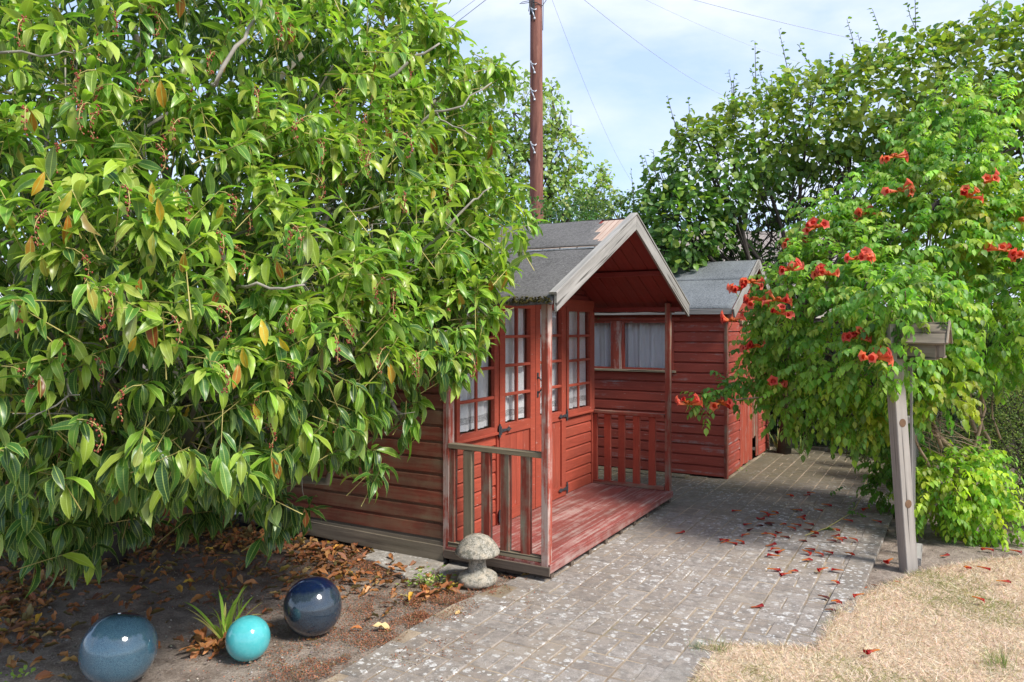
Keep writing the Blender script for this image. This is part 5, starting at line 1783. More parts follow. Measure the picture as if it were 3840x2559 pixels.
def vine_leaves(lobes, n, stops, w, nparts, off, tree, name, npair=4, lmin=0.045, lmax=0.07, front=0.4, yellow=None):
    P, D = sample(lobes, n, 0.72, 1.02, 0.12, front, 0.2)
    BP, T, S, nodes = pinnate(P, D, npair, 0.17, 0.26, lmin, lmax)
    m_ = 2 * npair + 1
    tn = tints(len(P), stops, w, 0.2)
    tn = np.tile(tn, (m_, 1)) * (1 + rng.normal(0, 0.08, (len(BP), 1)))
    leaf_set_off(tree, off, name, lf_t, BP, T, S, np.clip(tn, 0.004, 1), M_vine, nparts, 0.25, 44)
    for i in range(len(nodes) - 1):
        pass
    A_ = np.concatenate(nodes[:-1:2]); 
    twig_mesh(name + '_stalks', nodes[0] - off, nodes[2] - off, 0.0016, M_stalk, tree)
    twig_mesh(name + '_stalks', nodes[2] - off, nodes[-1] - off, 0.0012, M_stalk, tree)
vine_leaves(VN, 3300, [(0.18, 0.36, 0.055), (0.26, 0.43, 0.06), (0.10, 0.24, 0.04), (0.36, 0.48, 0.07)], [4, 4, 2, 3], 298, VO, vine, 'foliage')
VY = lobes_from([(2190, 560, 5.9, 0.30), (2270, 470, 6.0, 0.22), (2150, 470, 5.95, 0.2), (2160, 900, 5.35, 0.14), (1985, 960, 5.6, 0.12)])
vine_leaves(VY, 260, [(0.27, 0.34, 0.03), (0.34, 0.36, 0.035)], [1, 1], 0, VO, vine, 'yellow_foliage')
VC = lobes_from([(2190, 1110, 5.75, 0.20), (2140, 1150, 5.75, 0.15), (2240, 1170, 5.75, 0.18), (2245, 1090, 5.8, 0.13), (2290, 1200, 5.7, 0.10)])
vine_leaves(VC, 400, [(0.42, 0.53, 0.05), (0.30, 0.47, 0.05), (0.17, 0.35, 0.04)], [4, 3, 2], 0, VO, vine, 'low_foliage', 4, 0.04, 0.06)
VD = lobes_from([(2050, 1050, 6.6, 0.15), (2055, 1120, 6.5, 0.14), (2040, 980, 6.8, 0.16)])
vine_leaves(VD, 200, [(0.07, 0.20, 0.03), (0.12, 0.26, 0.03)], [1, 1], 0, VO, vine, 'low_foliage')
# stems
root = Vector((0, -0.16, 0))
stems = [
    ([(2210, 1240, 5.77), (2215, 1180, 5.77), (2200, 1120, 5.78), (2190, 1040, 5.8), (2155, 1000, 5.8), (2130, 950, 5.85), (2110, 880, 5.9)], 0.030, 0.014),
    ([(2212, 1240, 5.77), (2225, 1130, 5.8), (2240, 1080, 5.85), (2250, 1020, 5.85), (2232, 960, 5.9), (2225, 880, 5.9)], 0.022, 0.012),
    ([(2205, 1240, 5.8), (2240, 1100, 5.9), (2268, 1060, 5.9), (2272, 1010, 5.9), (2250, 970, 5.9), (2255, 900, 5.95)], 0.017, 0.010),
    ([(2225, 1060, 5.83), (2250, 990, 5.8), (2262, 940, 5.8), (2250, 880, 5.85)], 0.014, 0.009),
    ([(2200, 1240, 5.8), (2160, 1130, 5.75), (2130, 1060, 5.7), (2105, 1015, 5.6), (2098, 960, 5.6)], 0.014, 0.007),
    ([(2165, 1030, 5.7), (2145, 970, 5.7), (2120, 930, 5.7), (2118, 860, 5.7)], 0.013, 0.008),
    ([(2215, 1240, 5.75), (2225, 1160, 5.7), (2222, 1110, 5.72)], 0.008, 0.005),
    ([(2300, 1010, 5.8), (2280, 960, 5.8), (2283, 900, 5.85)], 0.008, 0.005)]
for pts, r0, r1 in stems:
    P3 = [vat(*p) - VOv for p in pts]
    Q = []
    for i in range(len(P3) - 1):
        for q in (0, 0.5): Q.append(P3[i].lerp(P3[i + 1], q) + Vector((jit(.008), jit(.008), 0)))
    Q.append(P3[-1])
    b = MB(); b.tube(Q, [r0 + (r1 - r0) * i / (len(Q) - 1) for i in range(len(Q))], 9)
    b.build('stem', M_vinebark, vine, True)
b = MB()
fork = vat(2120, 860, 5.9) - VOv
for i in range(len(VL)):
    if VL[i][0] > 2400: continue
    limb(b, fork, Vector(VN[0][i]) - VOv, 0.012, 0.004, 0.06, 6, 5)
for i in range(22):     # dry white canes low down
    a = vat(2120 + jit(40), 960 + jit(50), 5.75 + jit(.15)) - VOv
    e = vat(2200 + jit(70), 1040 + jit(60), 5.8 + jit(.15)) - VOv
    limb(b, a, e, 0.003, 0.002, 0.03, 4, 4)
b.build('side_stems', M_vinebark, vine, True)
# long side shoot reaching across the shed wall
sp_ = [vat(1880, 830, 6.1), vat(1780, 862, 6.15), vat(1700, 878, 6.15), vat(1640, 905, 6.1), vat(1600, 925, 6.05)]
b = MB(); b.tube([p - VOv for p in sp_], [0.006, 0.005, 0.004, 0.003, 0.002], 6); b.build('stem', M_stalk, vine, True)
SP_ = []
for a_, b_ in zip(sp_[:-1], sp_[1:]):
    for q in np.linspace(0, 1, 6)[:-1]: SP_ += [tuple(a_.lerp(b_, q))] * 2
SP_ = np.array(SP_)
BP, T, S, nd = pinnate(SP_, norm(rng.normal(0, 0.6, SP_.shape) + np.array([-0.3, -0.2, 0.25])), 4, 0.14, 0.26, 0.042, 0.06)
scatter('shoot_leaves', lf_t, BP - VO, axes(T, None, .25), S, tints(len(BP), [(0.18, 0.36, 0.055), (0.11, 0.26, 0.04)], [1, 1]), M_vine, vine)
twig_mesh('shoot_leaves_stalks', nd[0] - VO, nd[-1] - VO, 0.0012, M_stalk, vine)
# long runner over the paving
runner = [vgr(1990, 1120) + Vector((0, 0, .15)), vgr(1990, 1150) + Vector((0, 0, 0.10)), vgr(1960, 1190) + Vector((0, 0, 0.05)), vgr(1900, 1225) + Vector((0, 0, 0.04)), vgr(1850, 1240) + Vector((0, 0, 0.03))]
b = MB(); b.tube([p - VOv for p in [vat(2060, 1040, 6.4)] + runner], 0.0035, 5); b.build('runner_stem', M_stalk, vine, True)
RP = np.array([tuple(p) for p in (runner[1], runner[2], runner[3], vgr(1915, 1145) + Vector((0, 0, .06)))])
RPr = np.repeat(RP, 3, 0)
BP, T, S, _ = pinnate(RPr, norm(rng.normal(size=(len(RPr), 3)) * np.array([1, 1, 0.2]) + np.array([0, 0, 0.2])), 3, 0.10, 0.2, 0.03, 0.045)
scatter('runner_leaves', lf_t, BP - VO, axes(T, None, .2), S, tints(len(BP), [(0.06, 0.16, 0.03), (0.1, 0.22, 0.03)], [1, 1]), M_vine, vine)

# flowers
m = Mt('trumpet_flower')
a = m.n('Attribute'); a.attribute_name = 'tint'
m.color(a.outputs['Color'], 0.45, 0.4)
t = m.n('BsdfTranslucent'); m.l(a.outputs['Color'], t.inputs[0])
ms = m.n('MixShader'); ms.inputs[0].default_value = 0.5
m.l(m.b.outputs[0], ms.inputs[1]); m.l(t.outputs[0], ms.inputs[2]); m.l(ms.outputs[0], m.out.inputs[0])
M_flower = m.m
def trumpet_mesh(L=0.062, open_=1.0, bend=0.25, ca=(0.62, 0.20, 0.03), cb=(0.62, 0.085, 0.03), cc=(0.55, 0.02, 0.02), limp=0.0):
    n = 10
    prof = [(0.0, 0.003), (0.12, 0.0045), (0.35, 0.0055), (0.6, 0.0085), (0.82, 0.0125), (0.92, 0.0145), (1.0, 0.016 + 0.012 * open_)]
    V, C, T = [], [], []
    for i, (q, r) in enumerate(prof):
        an = bend * q
        for j in range(n):
            th = 2 * math.pi * j / n
            rr = r
            if i == len(prof) - 1: rr *= 1.0 if j % 2 == 0 else 0.72
            sq = 1 - limp * 0.5 * q
            V.append((q * L * math.cos(an) + (0.0 if i < 6 else -0.004 * open_ * (1 if j % 2 == 0 else 0)), rr * math.cos(th), q * L * math.sin(an) * -1 + rr * math.sin(th) * sq))
            t_ = q
            c = [ca[k] + (cb[k] - ca[k]) * min(1, t_ * 1.6) for k in range(3)] if t_ < 0.8 else cc
            C.append(c)
    for i in range(len(prof) - 1):
        for j in range(n):
            a0 = i * n + j; a1 = i * n + (j + 1) % n
            T += [(a0, a1, a1 + n), (a0, a1 + n, a0 + n)]
    k = len(V)
    V.append((0.70 * L, 0, -0.1 * L * bend)); C.append((0.75, 0.05, 0.03))
    for j in range(n): T.append(((len(prof) - 3) * n + j, (len(prof) - 3) * n + (j + 1) % n, k))
    return np.array(V), np.array(T), np.array(C)
fl_m = []
for (L, o_, b_, ca, cb, cc, lp) in ((0.062, 1.0, 0.2, (0.80, 0.32, 0.05), (0.88, 0.29, 0.11), (0.86, 0.19, 0.09), 0), (0.070, 0.8, 0.4, (0.78, 0.30, 0.10), (0.88, 0.27, 0.13), (0.86, 0.17, 0.11), 0), (0.052, 0.15, 0.1, (0.75, 0.28, 0.03), (0.70, 0.13, 0.04), (0.60, 0.04, 0.03), 0), (0.060, 1.15, -0.2, (0.68, 0.20, 0.05), (0.86, 0.22, 0.09), (0.84, 0.12, 0.08), 0)):
    V, T, C = trumpet_mesh(L, o_, b_, ca, cb, cc, lp)
    fl_m.append(np_mesh('flower', V, T, M_flower, C))
V, T, C = trumpet_mesh(0.022, -0.9, 0, (0.75, 0.30, 0.03), (0.72, 0.26, 0.03), (0.66, 0.15, 0.03))
bud_m = np_mesh('bud', V, T, M_flower, C)
FC = [(1875, 525, 1.3), (1822, 562, 1.1), (1970, 597, 1.3), (1815, 622, 1.2), (1898, 632, 1.4), (1728, 650, 1.2), (1702, 668, 1.0), (1735, 690, 1.1), (1785, 692, 1.0), (1683, 738, 1.3), (1738, 798, 1.2), (1775, 885, 1.2), (1582, 930, 1.0), (1965, 778, 1.0), (2012, 825, 1.1), (2300, 577, 1.3), (2352, 590, 0.9), (2055, 362, 0.9), (2265, 422, 0.8), (2225, 455, 0.9), (1995, 492, 0.7), (2065, 440, 0.7), (2350, 510, 0.7), (1795, 722, 0.6), (1655, 928, 0.7)]
def front_of(u, v):
    d = np.array(tuple(vat(u, v, 1.0))) - CAM
    best = None
    for c, r in zip(VN[0], VN[1]):
        oc = CAM - c; a_ = d @ d; b_ = 2 * d @ oc; c_ = oc @ oc - (r * 1.08) ** 2
        q = b_ * b_ - 4 * a_ * c_
        if q > 0:
            t_ = (-b_ - math.sqrt(q)) / (2 * a_)
            if best is None or t_ < best: best = t_
    return best or 6.1
for (u, v, s) in FC:
    dep = front_of(u, v) - 0.12
    p = vat(u, v, dep)
    cl = link('flower_cluster', None, vine)
    cl = cl if cl else None
    b = MB(); b.tube([(0, 0.10, -0.07), (0, 0.03, -0.03), (0, 0, 0)], 0.003, 5)
    bpy.data.objects.remove(cl)
    cl = b.build('flower_cluster', M_stalk, vine, True, Matrix.Translation(p - VOv))
    nf = int(3 + s * 3)
    for i in range(nf):
        az = random.uniform(-0.4, math.pi + 0.4) if i else -math.pi / 2
        az = -math.pi + random.random() * math.pi if random.random() < 0.7 else random.random() * 6.28
        el = random.uniform(-0.15, 0.8)
        d = Vector((math.cos(az) * math.cos(el), math.sin(az) * math.cos(el), math.sin(el)))
        if random.random() < 0.85: d.x *= 2.6; d.normalize()
        y = Vector((0, 0, 1)).cross(d).normalized(); z = d.cross(y)
        Mx = frame(d * 0.012, d, y, z) @ Matrix.Rotation(random.random() * 6.28, 4, 'X') @ Matrix.Scale(1.2 + random.random() * 0.4, 4)
        link('flower', random.choice(fl_m), cl, Mx)
    for i in range(int(5 * s)):
        d = Vector((jit(1), -random.random() * 0.7, 0.3 + random.random())).normalized()
        y = Vector((0.3, 1, 0)).cross(d).normalized(); z = d.cross(y)
        link('bud', bud_m, cl, frame(Vector((jit(.012), jit(.012), 0)), d, y, z) @ Matrix.Scale(0.9 + random.random() * 0.6, 4))

# fallen flowers, each its own thing
fall = [(2500 + x * .319, 1900 + y * .319) for x, y in [(105, 345), (880, 95), (1100, 115), (1140, 140), (1235, 115), (1290, 160), (1060, 170), (1155, 185), (1000, 245), (1060, 270), (1140, 240), (1020, 305), (1270, 245), (1330, 258), (1420, 300), (1460, 250), (1450, 75), (1485, 80), (1735, 70), (1820, 15), (1535, 155), (1530, 188), (1620, 235), (1610, 312), (2065, 205), (1110, 370), (1180, 382), (1330, 405), (1355, 335), (980, 390), (1690, 365), (1690, 395), (1955, 340), (1930, 390), (1880, 460), (2000, 430), (640, 460), (710, 465), (750, 440), (810, 460), (1165, 495), (1330, 565), (1385, 560), (1330, 640), (1550, 450), (1620, 540), (1590, 582), (1590, 690), (1740, 605), (1830, 582), (2080, 600), (2110, 625), (1180, 790), (1430, 820), (1470, 838), (1900, 815), (2080, 820), (2170, 905), (1930, 960), (1775, 1120), (2090, 1090), (2160, 1015), (990, 1225), (1935, 1215), (1865, 1290), (1945, 1380)]]
fall += [(2500 + x * .5695, 1700 + y * .5695) for x, y in [(1340, 398), (1350, 470), (1420, 372), (1330, 550), (1405, 510), (1490, 870), (1320, 885), (1345, 880), (1240, 920), (1300, 1000), (2040, 800), (1960, 815), (2170, 900), (2010, 1020), (1400, 1370), (1800, 680), (2140, 640), (2070, 635), (2250, 650), (900, 290), (790, 305), (980, 285), (1250, 785), (1490, 720), (1200, 600), (1100, 600), (1560, 600)]]
ff_m = []
for (L, o_, b_, ca, cb, cc, lp) in ((0.066, 0.5, 0.1, (0.60, 0.30, 0.04), (0.58, 0.10, 0.04), (0.42, 0.02, 0.02), 1), (0.060, 0.2, -0.2, (0.55, 0.20, 0.06), (0.50, 0.07, 0.05), (0.36, 0.015, 0.02), 1), (0.055, 0.9, 0.3, (0.60, 0.26, 0.03), (0.62, 0.13, 0.03), (0.55, 0.03, 0.02), 1), (0.058, -0.2, 0.2, (0.28, 0.12, 0.05), (0.20, 0.03, 0.02), (0.09, 0.01, 0.012), 1)):
    V, T, C = trumpet_mesh(L, o_, b_, ca, cb, cc, lp)
    V[:, 2] *= 0.75; V[:, 2] -= V[:, 2].min()
    ff_m.append(np_mesh('fallen_flower', V, T, M_flower, C))
def polyin(poly, p): return inside(poly, p.x, p.y)
for i, (u, v) in enumerate(fall):
    p = gr(u, v)
    onl = polyin(LAWN, p); onp = polyin(PATH, p)
    q = random.random()
    msh = ff_m[3] if q < 0.15 else ff_m[2] if q < 0.4 else ff_m[1] if q < 0.65 else ff_m[0]
    o = link('fallen_flower', msh)
    o.location = (p.x, p.y, 0.040 if onl else 0.017 if onp else 0.0)
    d = (p - k0); side = d.x * kdir.y - d.y * kdir.x
    if onp and side > -0.2: o.location.z = 0.024
    az = random.choice([0, 0, 3.14]) + jit(0.7)
    o.rotation_euler = (0, jit(0.05), az)
    o.scale = [1.0 + random.random() * 0.3] * 3
    dark = 'withered dark red' if msh is ff_m[3] else 'open orange red' if msh is ff_m[2] else 'closed red' if msh is ff_m[1] else 'long red and yellow'
    dp = p - pb_
    if onl:
        pl = 'on the dry lawn near the post' if p.x > 2.2 else 'on the dry lawn near the edging'
        gp = 'fallen trumpet flowers on the lawn'
    elif onp:
        pl = ('on the edging blocks' if side > -0.2 else 'in the thick scatter on the paving' if 5.3 < p.y < 6.4 and p.x < 2.3 else 'on the shaded paving beyond the thick scatter' if p.y >= 6.4 else 'right of the thick scatter on the paving' if p.y >= 5.3 else 'alone on the sunlit paving towards the lawn')
        gp = 'fallen trumpet flowers on the paving'
    else:
        pl = 'on the bare soil right of the post' if dp.x > 0 else 'on the bare soil left of the post'
        gp = 'fallen trumpet flowers on the soil'
    tag(o, dark + ' trumpet flower fallen ' + pl, 'fallen flower', gp)

# ---------------- shrubs at the right and the dark undergrowth
tiny_t = [leaf_tpl(1.0, 0.55, 0.3, 0.2, 3, 0.5)]
LO = lobes_from([(2330, 1000, 6.6, 0.38), (2380, 1100, 6.2, 0.45), (2320, 1150, 6.3, 0.25), (2300, 930, 6.8, 0.28), (2420, 930, 6.6, 0.5), (2360, 1190, 6.0, 0.2), (2480, 1100, 6.2, 0.5), (2350, 860, 7.0, 0.3), (2260, 1000, 6.9, 0.2)])
leafy_tree('honeysuckle_bush', (4.5, 6.5, 0), LO, 22000, tiny_t, 0.014, 0.026, [(0.28, 0.34, 0.09), (0.16, 0.24, 0.06), (0.40, 0.38, 0.17), (0.09, 0.15, 0.045)], [3, 3, 1, 2], M_hazel, 'fine leaved yellowish green bush at the right edge behind the vine', 'bush', ((4.5, 6.6, 0), (4.5, 6.6, 0.3), 0.03), lump=0.3, rmin=0.55, twigs=10, inner=0.4)
DU = lobes_from([(1830, 980, 10.3, 0.5), (1930, 960, 10.1, 0.5), (2030, 960, 9.8, 0.6), (1760, 900, 10.5, 0.5), (2120, 940, 9.4, 0.7), (1850, 850, 10.6, 0.7), (2000, 850, 10.4, 0.8), (2200, 850, 9.6, 0.9), (1700, 800, 10.7, 0.6), (2350, 850, 9.2, 0.8)])
leafy_tree('shade_shrub', (4.6, 10.1, 0), DU, 8500, round_t, 0.05, 0.09, [(0.028, 0.06, 0.022), (0.045, 0.085, 0.03), (0.02, 0.045, 0.016)], [3, 2, 2], M_hazel, 'dark undergrowth shrub in shade at the far end of the path', 'shrub', ((4.6, 10.2, 0), (4.6, 10.2, 0.5), 0.05), twigs=6)
DV = lobes_from([(2035, 1010, 7.9, 0.30), (2080, 1060, 7.3, 0.25), (1975, 1015, 8.6, 0.22), (2120, 1000, 7.6, 0.3)])
leafy_tree('shade_shrub', (4.0, 8.0, 0), DV, 5200, tiny_t, 0.02, 0.04, [(0.06, 0.10, 0.03), (0.10, 0.14, 0.04), (0.03, 0.06, 0.02)], [3, 2, 2], M_hazel, 'wispy small leaved shrub at the right side of the path end', 'shrub', ((4.0, 8.0, 0), (4.0, 8.0, 0.2), 0.02), twigs=6, rmin=0.4)

# boundary fence closing off the far end (dark boards)
fe = empty('boundary_fence', (2.2, 11.4, 0), R(-12), 'dark weathered board fence behind the undergrowth', 'fence')
M_fence = bare_wood('dark_fence_wood', (0.10, 0.075, 0.055), (0.05, 0.04, 0.03))
for i in range(46): box_part('fence_board', fe, M_fence, i * 0.155, i * 0.155 + 0.148, jit(0.004), 0.016 + jit(0.003), 0.0, 1.72)
for x in (0, 2.4, 4.8, 7.0): box_part('fence_post', fe, M_fence, x, x + 0.09, 0.03, 0.12, 0, 1.8)

# ---------------- strap leaved plants
def strap_plant(name, loc, n, L, w, stops, label, cat, spread=0.5, up_=1.0):
    e = empty(name, loc, 0, label, cat)
    for i in range(n):
        az = random.random() * 6.28
        l_ = L * random.uniform(0.6, 1.1); lean_ = random.uniform(0.05, spread); bend = random.uniform(0.3, 1.7)
        c = stops[random.randrange(len(stops))]
        V, C, T = [], [], []
        p = Vector((jit(0.015), jit(0.015), 0)); el = math.pi / 2 - lean_
        hd = Vector((math.cos(az), math.sin(az), 0)); sd = Vector((-math.sin(az), math.cos(az), 0))
        ns = 9
        for k in range(ns + 1):
            q = k / ns
            ww = w * (0.75 + 0.5 * q) * (1 - q ** 3) + 0.0006
            nn = Vector((0, 0, 1))
            V += [tuple(p - sd * ww / 2 + nn * ww * 0.15), tuple(p), tuple(p + sd * ww / 2 + nn * ww * 0.15)]
            C += [c] * 3
            p = p + (hd * math.cos(el) + Vector((0, 0, 1)) * math.sin(el)) * l_ / ns
            el -= bend * 2.0 / ns * q
            if p.z < 0.008: p.z = 0.008
        for k in range(ns):
            a = 3 * k
            T += [(a, a + 1, a + 4), (a, a + 4, a + 3), (a + 1, a + 2, a + 5), (a + 1, a + 5, a + 4)]
        link('leaf', np_mesh('leaf', np.array(V), np.array(T), M_blade, np.array(C) * (0.85 + 0.3 * random.random())), e)
    return e
strap_plant('strap_plant', vgr(515, 1474), 16, 0.30, 0.019, [(0.28, 0.46, 0.06), (0.36, 0.50, 0.08), (0.52, 0.48, 0.14)], 'small yellow green strap leaved plant beside the turquoise ball', 'plant', 0.9)
strap_plant('strap_plant', vgr(545, 1425), 6, 0.16, 0.008, [(0.22, 0.32, 0.06), (0.40, 0.38, 0.15)], 'thin wispy strap leaved plant just behind the turquoise ball', 'plant', 0.4)
strap_plant('strap_plant', gr(835, 1998), 12, 0.42, 0.014, [(0.06, 0.12, 0.03), (0.09, 0.16, 0.035)], 'dark green strap leaved plant under the laurel by the brick wall', 'plant', 1.2)
strap_plant('strap_plant', vgr(1790, 1040), 22, 0.36, 0.022, [(0.12, 0.20, 0.06), (0.20, 0.26, 0.07), (0.40, 0.32, 0.12)], 'yellowing iris clump at the far end of the path beside the shed', 'plant', 0.9)
strap_plant('strap_plant', vgr(1840, 1046), 14, 0.32, 0.020, [(0.10, 0.18, 0.05), (0.20, 0.26, 0.07)], 'greener iris clump right of the yellowing iris clump', 'plant', 0.9)

# low leafy weeds
def weed(name, loc, n, r, s0, s1, stops, label):
    e = empty(name, loc, 0, label, 'weed')
    P = np.stack([rng.normal(0, r * 0.5, n), rng.normal(0, r * 0.35, n), np.abs(rng.normal(0, r * 0.3, n)) + 0.004], 1)
    T = norm(np.stack([P[:, 0] * 8 + rng.normal(0, .5, n), P[:, 1] * 8 + rng.normal(0, .5, n), rng.uniform(0, 0.8, n)], 1))
    c = tints(n, stops, [1] * len(stops))
    as_parts('leaf', round_t, P, axes(T, None, 0.4), rng.uniform(s0, s1, n), c, M_vine, e, 8)
weed('leafy_weed', gr(1605, 2195), 90, 0.13, 0.016, 0.038, [(0.36, 0.48, 0.10), (0.25, 0.40, 0.07), (0.60, 0.55, 0.36), (0.16, 0.28, 0.05)], 'pale green leafy weed with dead leaves beside the stone mushroom')
weed('leafy_weed', gr(70, 2548), 22, 0.08, 0.012, 0.03, [(0.3, 0.42, 0.09), (0.2, 0.32, 0.06)], 'small green weed at the bottom left corner of the bed')
weed('leafy_weed', vgr(1690, 1090) + Vector((0, 0, 0.02)), 26, 0.12, 0.015, 0.03, [(0.2, 0.34, 0.05), (0.12, 0.24, 0.04)], 'low green weed at the foot of the broken shed door')
weed('leafy_weed', vgr(510, 1378) , 16, 0.06, 0.012, 0.03, [(0.1, 0.22, 0.05)], 'little dark green weed behind the thin strap plant')
weed('leafy_weed', vgr(1735, 1050), 26, 0.10, 0.02, 0.04, [(0.3, 0.4, 0.08), (0.2, 0.3, 0.05)], 'yellow green ground plant at the far corner of the shed')

# ---------------- fallen leaves in the bed
dead_t = [leaf_tpl(1.0, 0.36, a_, f_, 6, 0.48, w_) for a_, f_, w_ in ((0.9, 0.5, 0.2), (-0.8, 0.4, 0.25), (0.4, 0.7, 0.15), (1.3, 0.3, 0.25), (-0.4, 0.8, 0.2), (0.1, 0.3, 0.1))]
cl = [(330, 1235, 60, 22, 2), (450, 1225, 90, 25, 4), (560, 1215, 90, 28, 5), (660, 1235, 90, 32, 5), (760, 1275, 60, 25, 3), (80, 1330, 70, 40, 4), (30, 1410, 40, 50, 3), (250, 1290, 120, 30, 2), (500, 1310, 200, 40, 3), (700, 1330, 120, 30, 2), (480, 1480, 25, 12, 0.9), (130, 1480, 90, 60, 1.0), (350, 1380, 200, 60, 1.2), (900, 1330, 60, 25, 1), (985, 1360, 35, 12, 0.7), (850, 1420, 100, 30, 0.3), (380, 1215, 100, 15, 2)]
W_ = np.array([c[4] for c in cl]); W_ = W_ / W_.sum()
BED = [(p[0], p[1]) for p in [gr(-700, 2559), gr(1180, 2600), gr(1531, 2380), gr(1697, 2290), gr(1890, 2225), gr(1700, 2110), sh(-0.06, 0.75), sh(-0.08, 2.75), Vector((-3.3, 6.3, 0)), Vector((-4.3, 4.6, 0)), Vector((-5, 3.2, 0))]]
pts = []
while len(pts) < 1500:
    c = cl[rng.choice(len(cl), p=W_)]
    u, v = rng.normal(c[0], c[2]), rng.normal(c[1], c[3])
    if v < 1150: continue
    p = vgr(u, v)
    if not inside(BED, p.x, p.y) or p.y > 7: continue
    pts.append((p.x, p.y, 0.004 + 0.02 * rng.random()))
pts = np.array(pts)
n = len(pts)
T = norm(np.stack([rng.normal(size=n), rng.normal(size=n), rng.normal(0, 0.22, n)], 1))
upv = norm(np.stack([rng.normal(0, .35, n), rng.normal(0, .35, n), np.ones(n)], 1))
Ml = axes(T, upv)
Sl = rng.uniform(0.06, 0.105, n)
stl = [(0.36, 0.13, 0.035), (0.26, 0.095, 0.035), (0.42, 0.20, 0.07), (0.50, 0.32, 0.13), (0.20, 0.085, 0.045), (0.55, 0.33, 0.04)]
wl = [5, 5, 3, 1.5, 4, 0.8]
infr, u_, v_ = frustum_key(pts)
big = np.argsort(-(np.where(infr, Sl / np.linalg.norm(pts - CAM, axis=1), -1)))[:285]
lm = []; lcol = []
for i in range(30):
    V, Tt, U = dead_t[i % len(dead_t)]
    c = tints(1, stl, wl, 0.15)[0]
    lcol.append('yellow' if c[1] / c[0] > 0.57 else 'tan' if c[0] > 0.4 else 'orange brown' if c[0] > 0.27 else 'dark brown')
    lm.append(np_mesh('fallen_leaf', V, Tt, M_deadleaf, np.tile(c, (len(V), 1)), U))
for i in big:
    Mx = Matrix.Identity(4)
    for r_ in range(3):
        for c_ in range(3): Mx[r_][c_] = Ml[i][r_][c_] * Sl[i]
    Mx.translation = Vector(pts[i])
    li = rng.integers(0, 30)
    o = link('fallen_leaf', lm[li])
    o.matrix_world = Mx
    x_, y_ = pts[i][0], pts[i][1]
    pl = ('beside the flagstones' if x_ > -1.15 and y_ > 4.5 else 'near the navy ball' if x_ > -1.35 and y_ < 4.5 else 'around the turquoise ball' if -1.75 < x_ <= -1.35 and y_ < 4.0 else 'in front of the largest ball' if y_ < 3.5 else 'in the drift before the side wall' if x_ > -2.0 and y_ > 4.7 else 'in the shade by the brick wall' if y_ > 4.7 else 'on the open middle of the bed' if x_ > -2.2 else 'at the left end of the bed')
    tag(o, 'curled ' + lcol[li] + ' laurel leaf ' + pl, 'fallen leaf', 'dry laurel leaves on the bed')
mask = np.ones(n, bool); mask[big] = False
o = scatter('leaf_litter', dead_t, pts[mask], Ml[mask], Sl[mask], tints(mask.sum(), stl, wl), M_deadleaf)
tag(o, 'smaller scattered brown leaf litter on the bed', 'leaf litter')
# single pale leaves with a place of their own
for (u, v, s, c, az, lb) in ((1433, 2362, 0.125, (0.62, 0.47, 0.22), 0.1, 'large pale cream leaf lying on the soil left of the path edge'),
                         (1722, 2312, 0.09, (0.60, 0.40, 0.17), 0.9, 'folded pale leaf lying on the border pavers'),
                         (1975, 2165, 0.12, (0.55, 0.19, 0.04), 2.9, 'bright orange leaf lying under the porch corner'),
                         (265, 2490, 0.11, (0.55, 0.32, 0.11), 0.6, 'tan leaf lying left of the largest blue ball'),
                         (800, 2425, 0.10, (0.52, 0.25, 0.09), 3.0, 'tan brown leaf lying left of the turquoise ball')):
    V, Tt, U = dead_t[0]
    o = link('fallen_leaf', np_mesh('fallen_leaf', V * s, Tt, M_deadleaf, np.tile(c, (len(V), 1)), U))
    p = gr(u, v); o.location = (p.x - s * 0.4 * math.cos(az), p.y - s * .4 * math.sin(az), 0.022); o.rotation_euler = (0.2, 0, az)
    tag(o, lb, 'fallen leaf')

# tiny red brown bracts drifted over soil and path edge
def bracts(n, gen, name, lab):
    pts = []
    while len(pts) < n:
        p = gen()
        if p: pts.append(p)
    P = np.array(pts); n = len(P)
    T = norm(np.stack([rng.normal(size=n), rng.normal(size=n), rng.normal(0, 0.5, n)], 1))
    o = scatter(name, [(np.array([(0, 0, 0), (0.5, 0.28, 0.1), (1, 0, 0), (0.5, -0.28, 0.15)], float), np.array([(0, 2, 1), (0, 3, 2)]), np.array([(0, 0), (0, 1), (1, 1), (1, 0)], float))], P, axes(T, None, 0.8), rng.uniform(0.005, 0.012, n), tints(n, [(0.30, 0.095, 0.045), (0.19, 0.06, 0.035), (0.38, 0.16, 0.08), (0.12, 0.05, 0.03)], [4, 4, 2, 3]), M_deadleaf)
    tag(o, lab, 'litter')
bc = [(1050, 1420, 90, 30, 4), (900, 1470, 120, 35, 5), (780, 1540, 120, 30, 4), (1000, 1390, 60, 20, 3), (900, 1290, 70, 20, 4), (820, 1300, 70, 25, 4), (960, 1270, 60, 10, 2), (1140, 1340, 60, 14, 3), (1180, 1310, 40, 12, 1), (700, 1380, 200, 60, 3), (1130, 1370, 60, 20, 1.5), (930, 1400, 70, 15, 3)]
BW = np.array([c[4] for c in bc]); BW = BW / BW.sum()
BED2 = BED + []
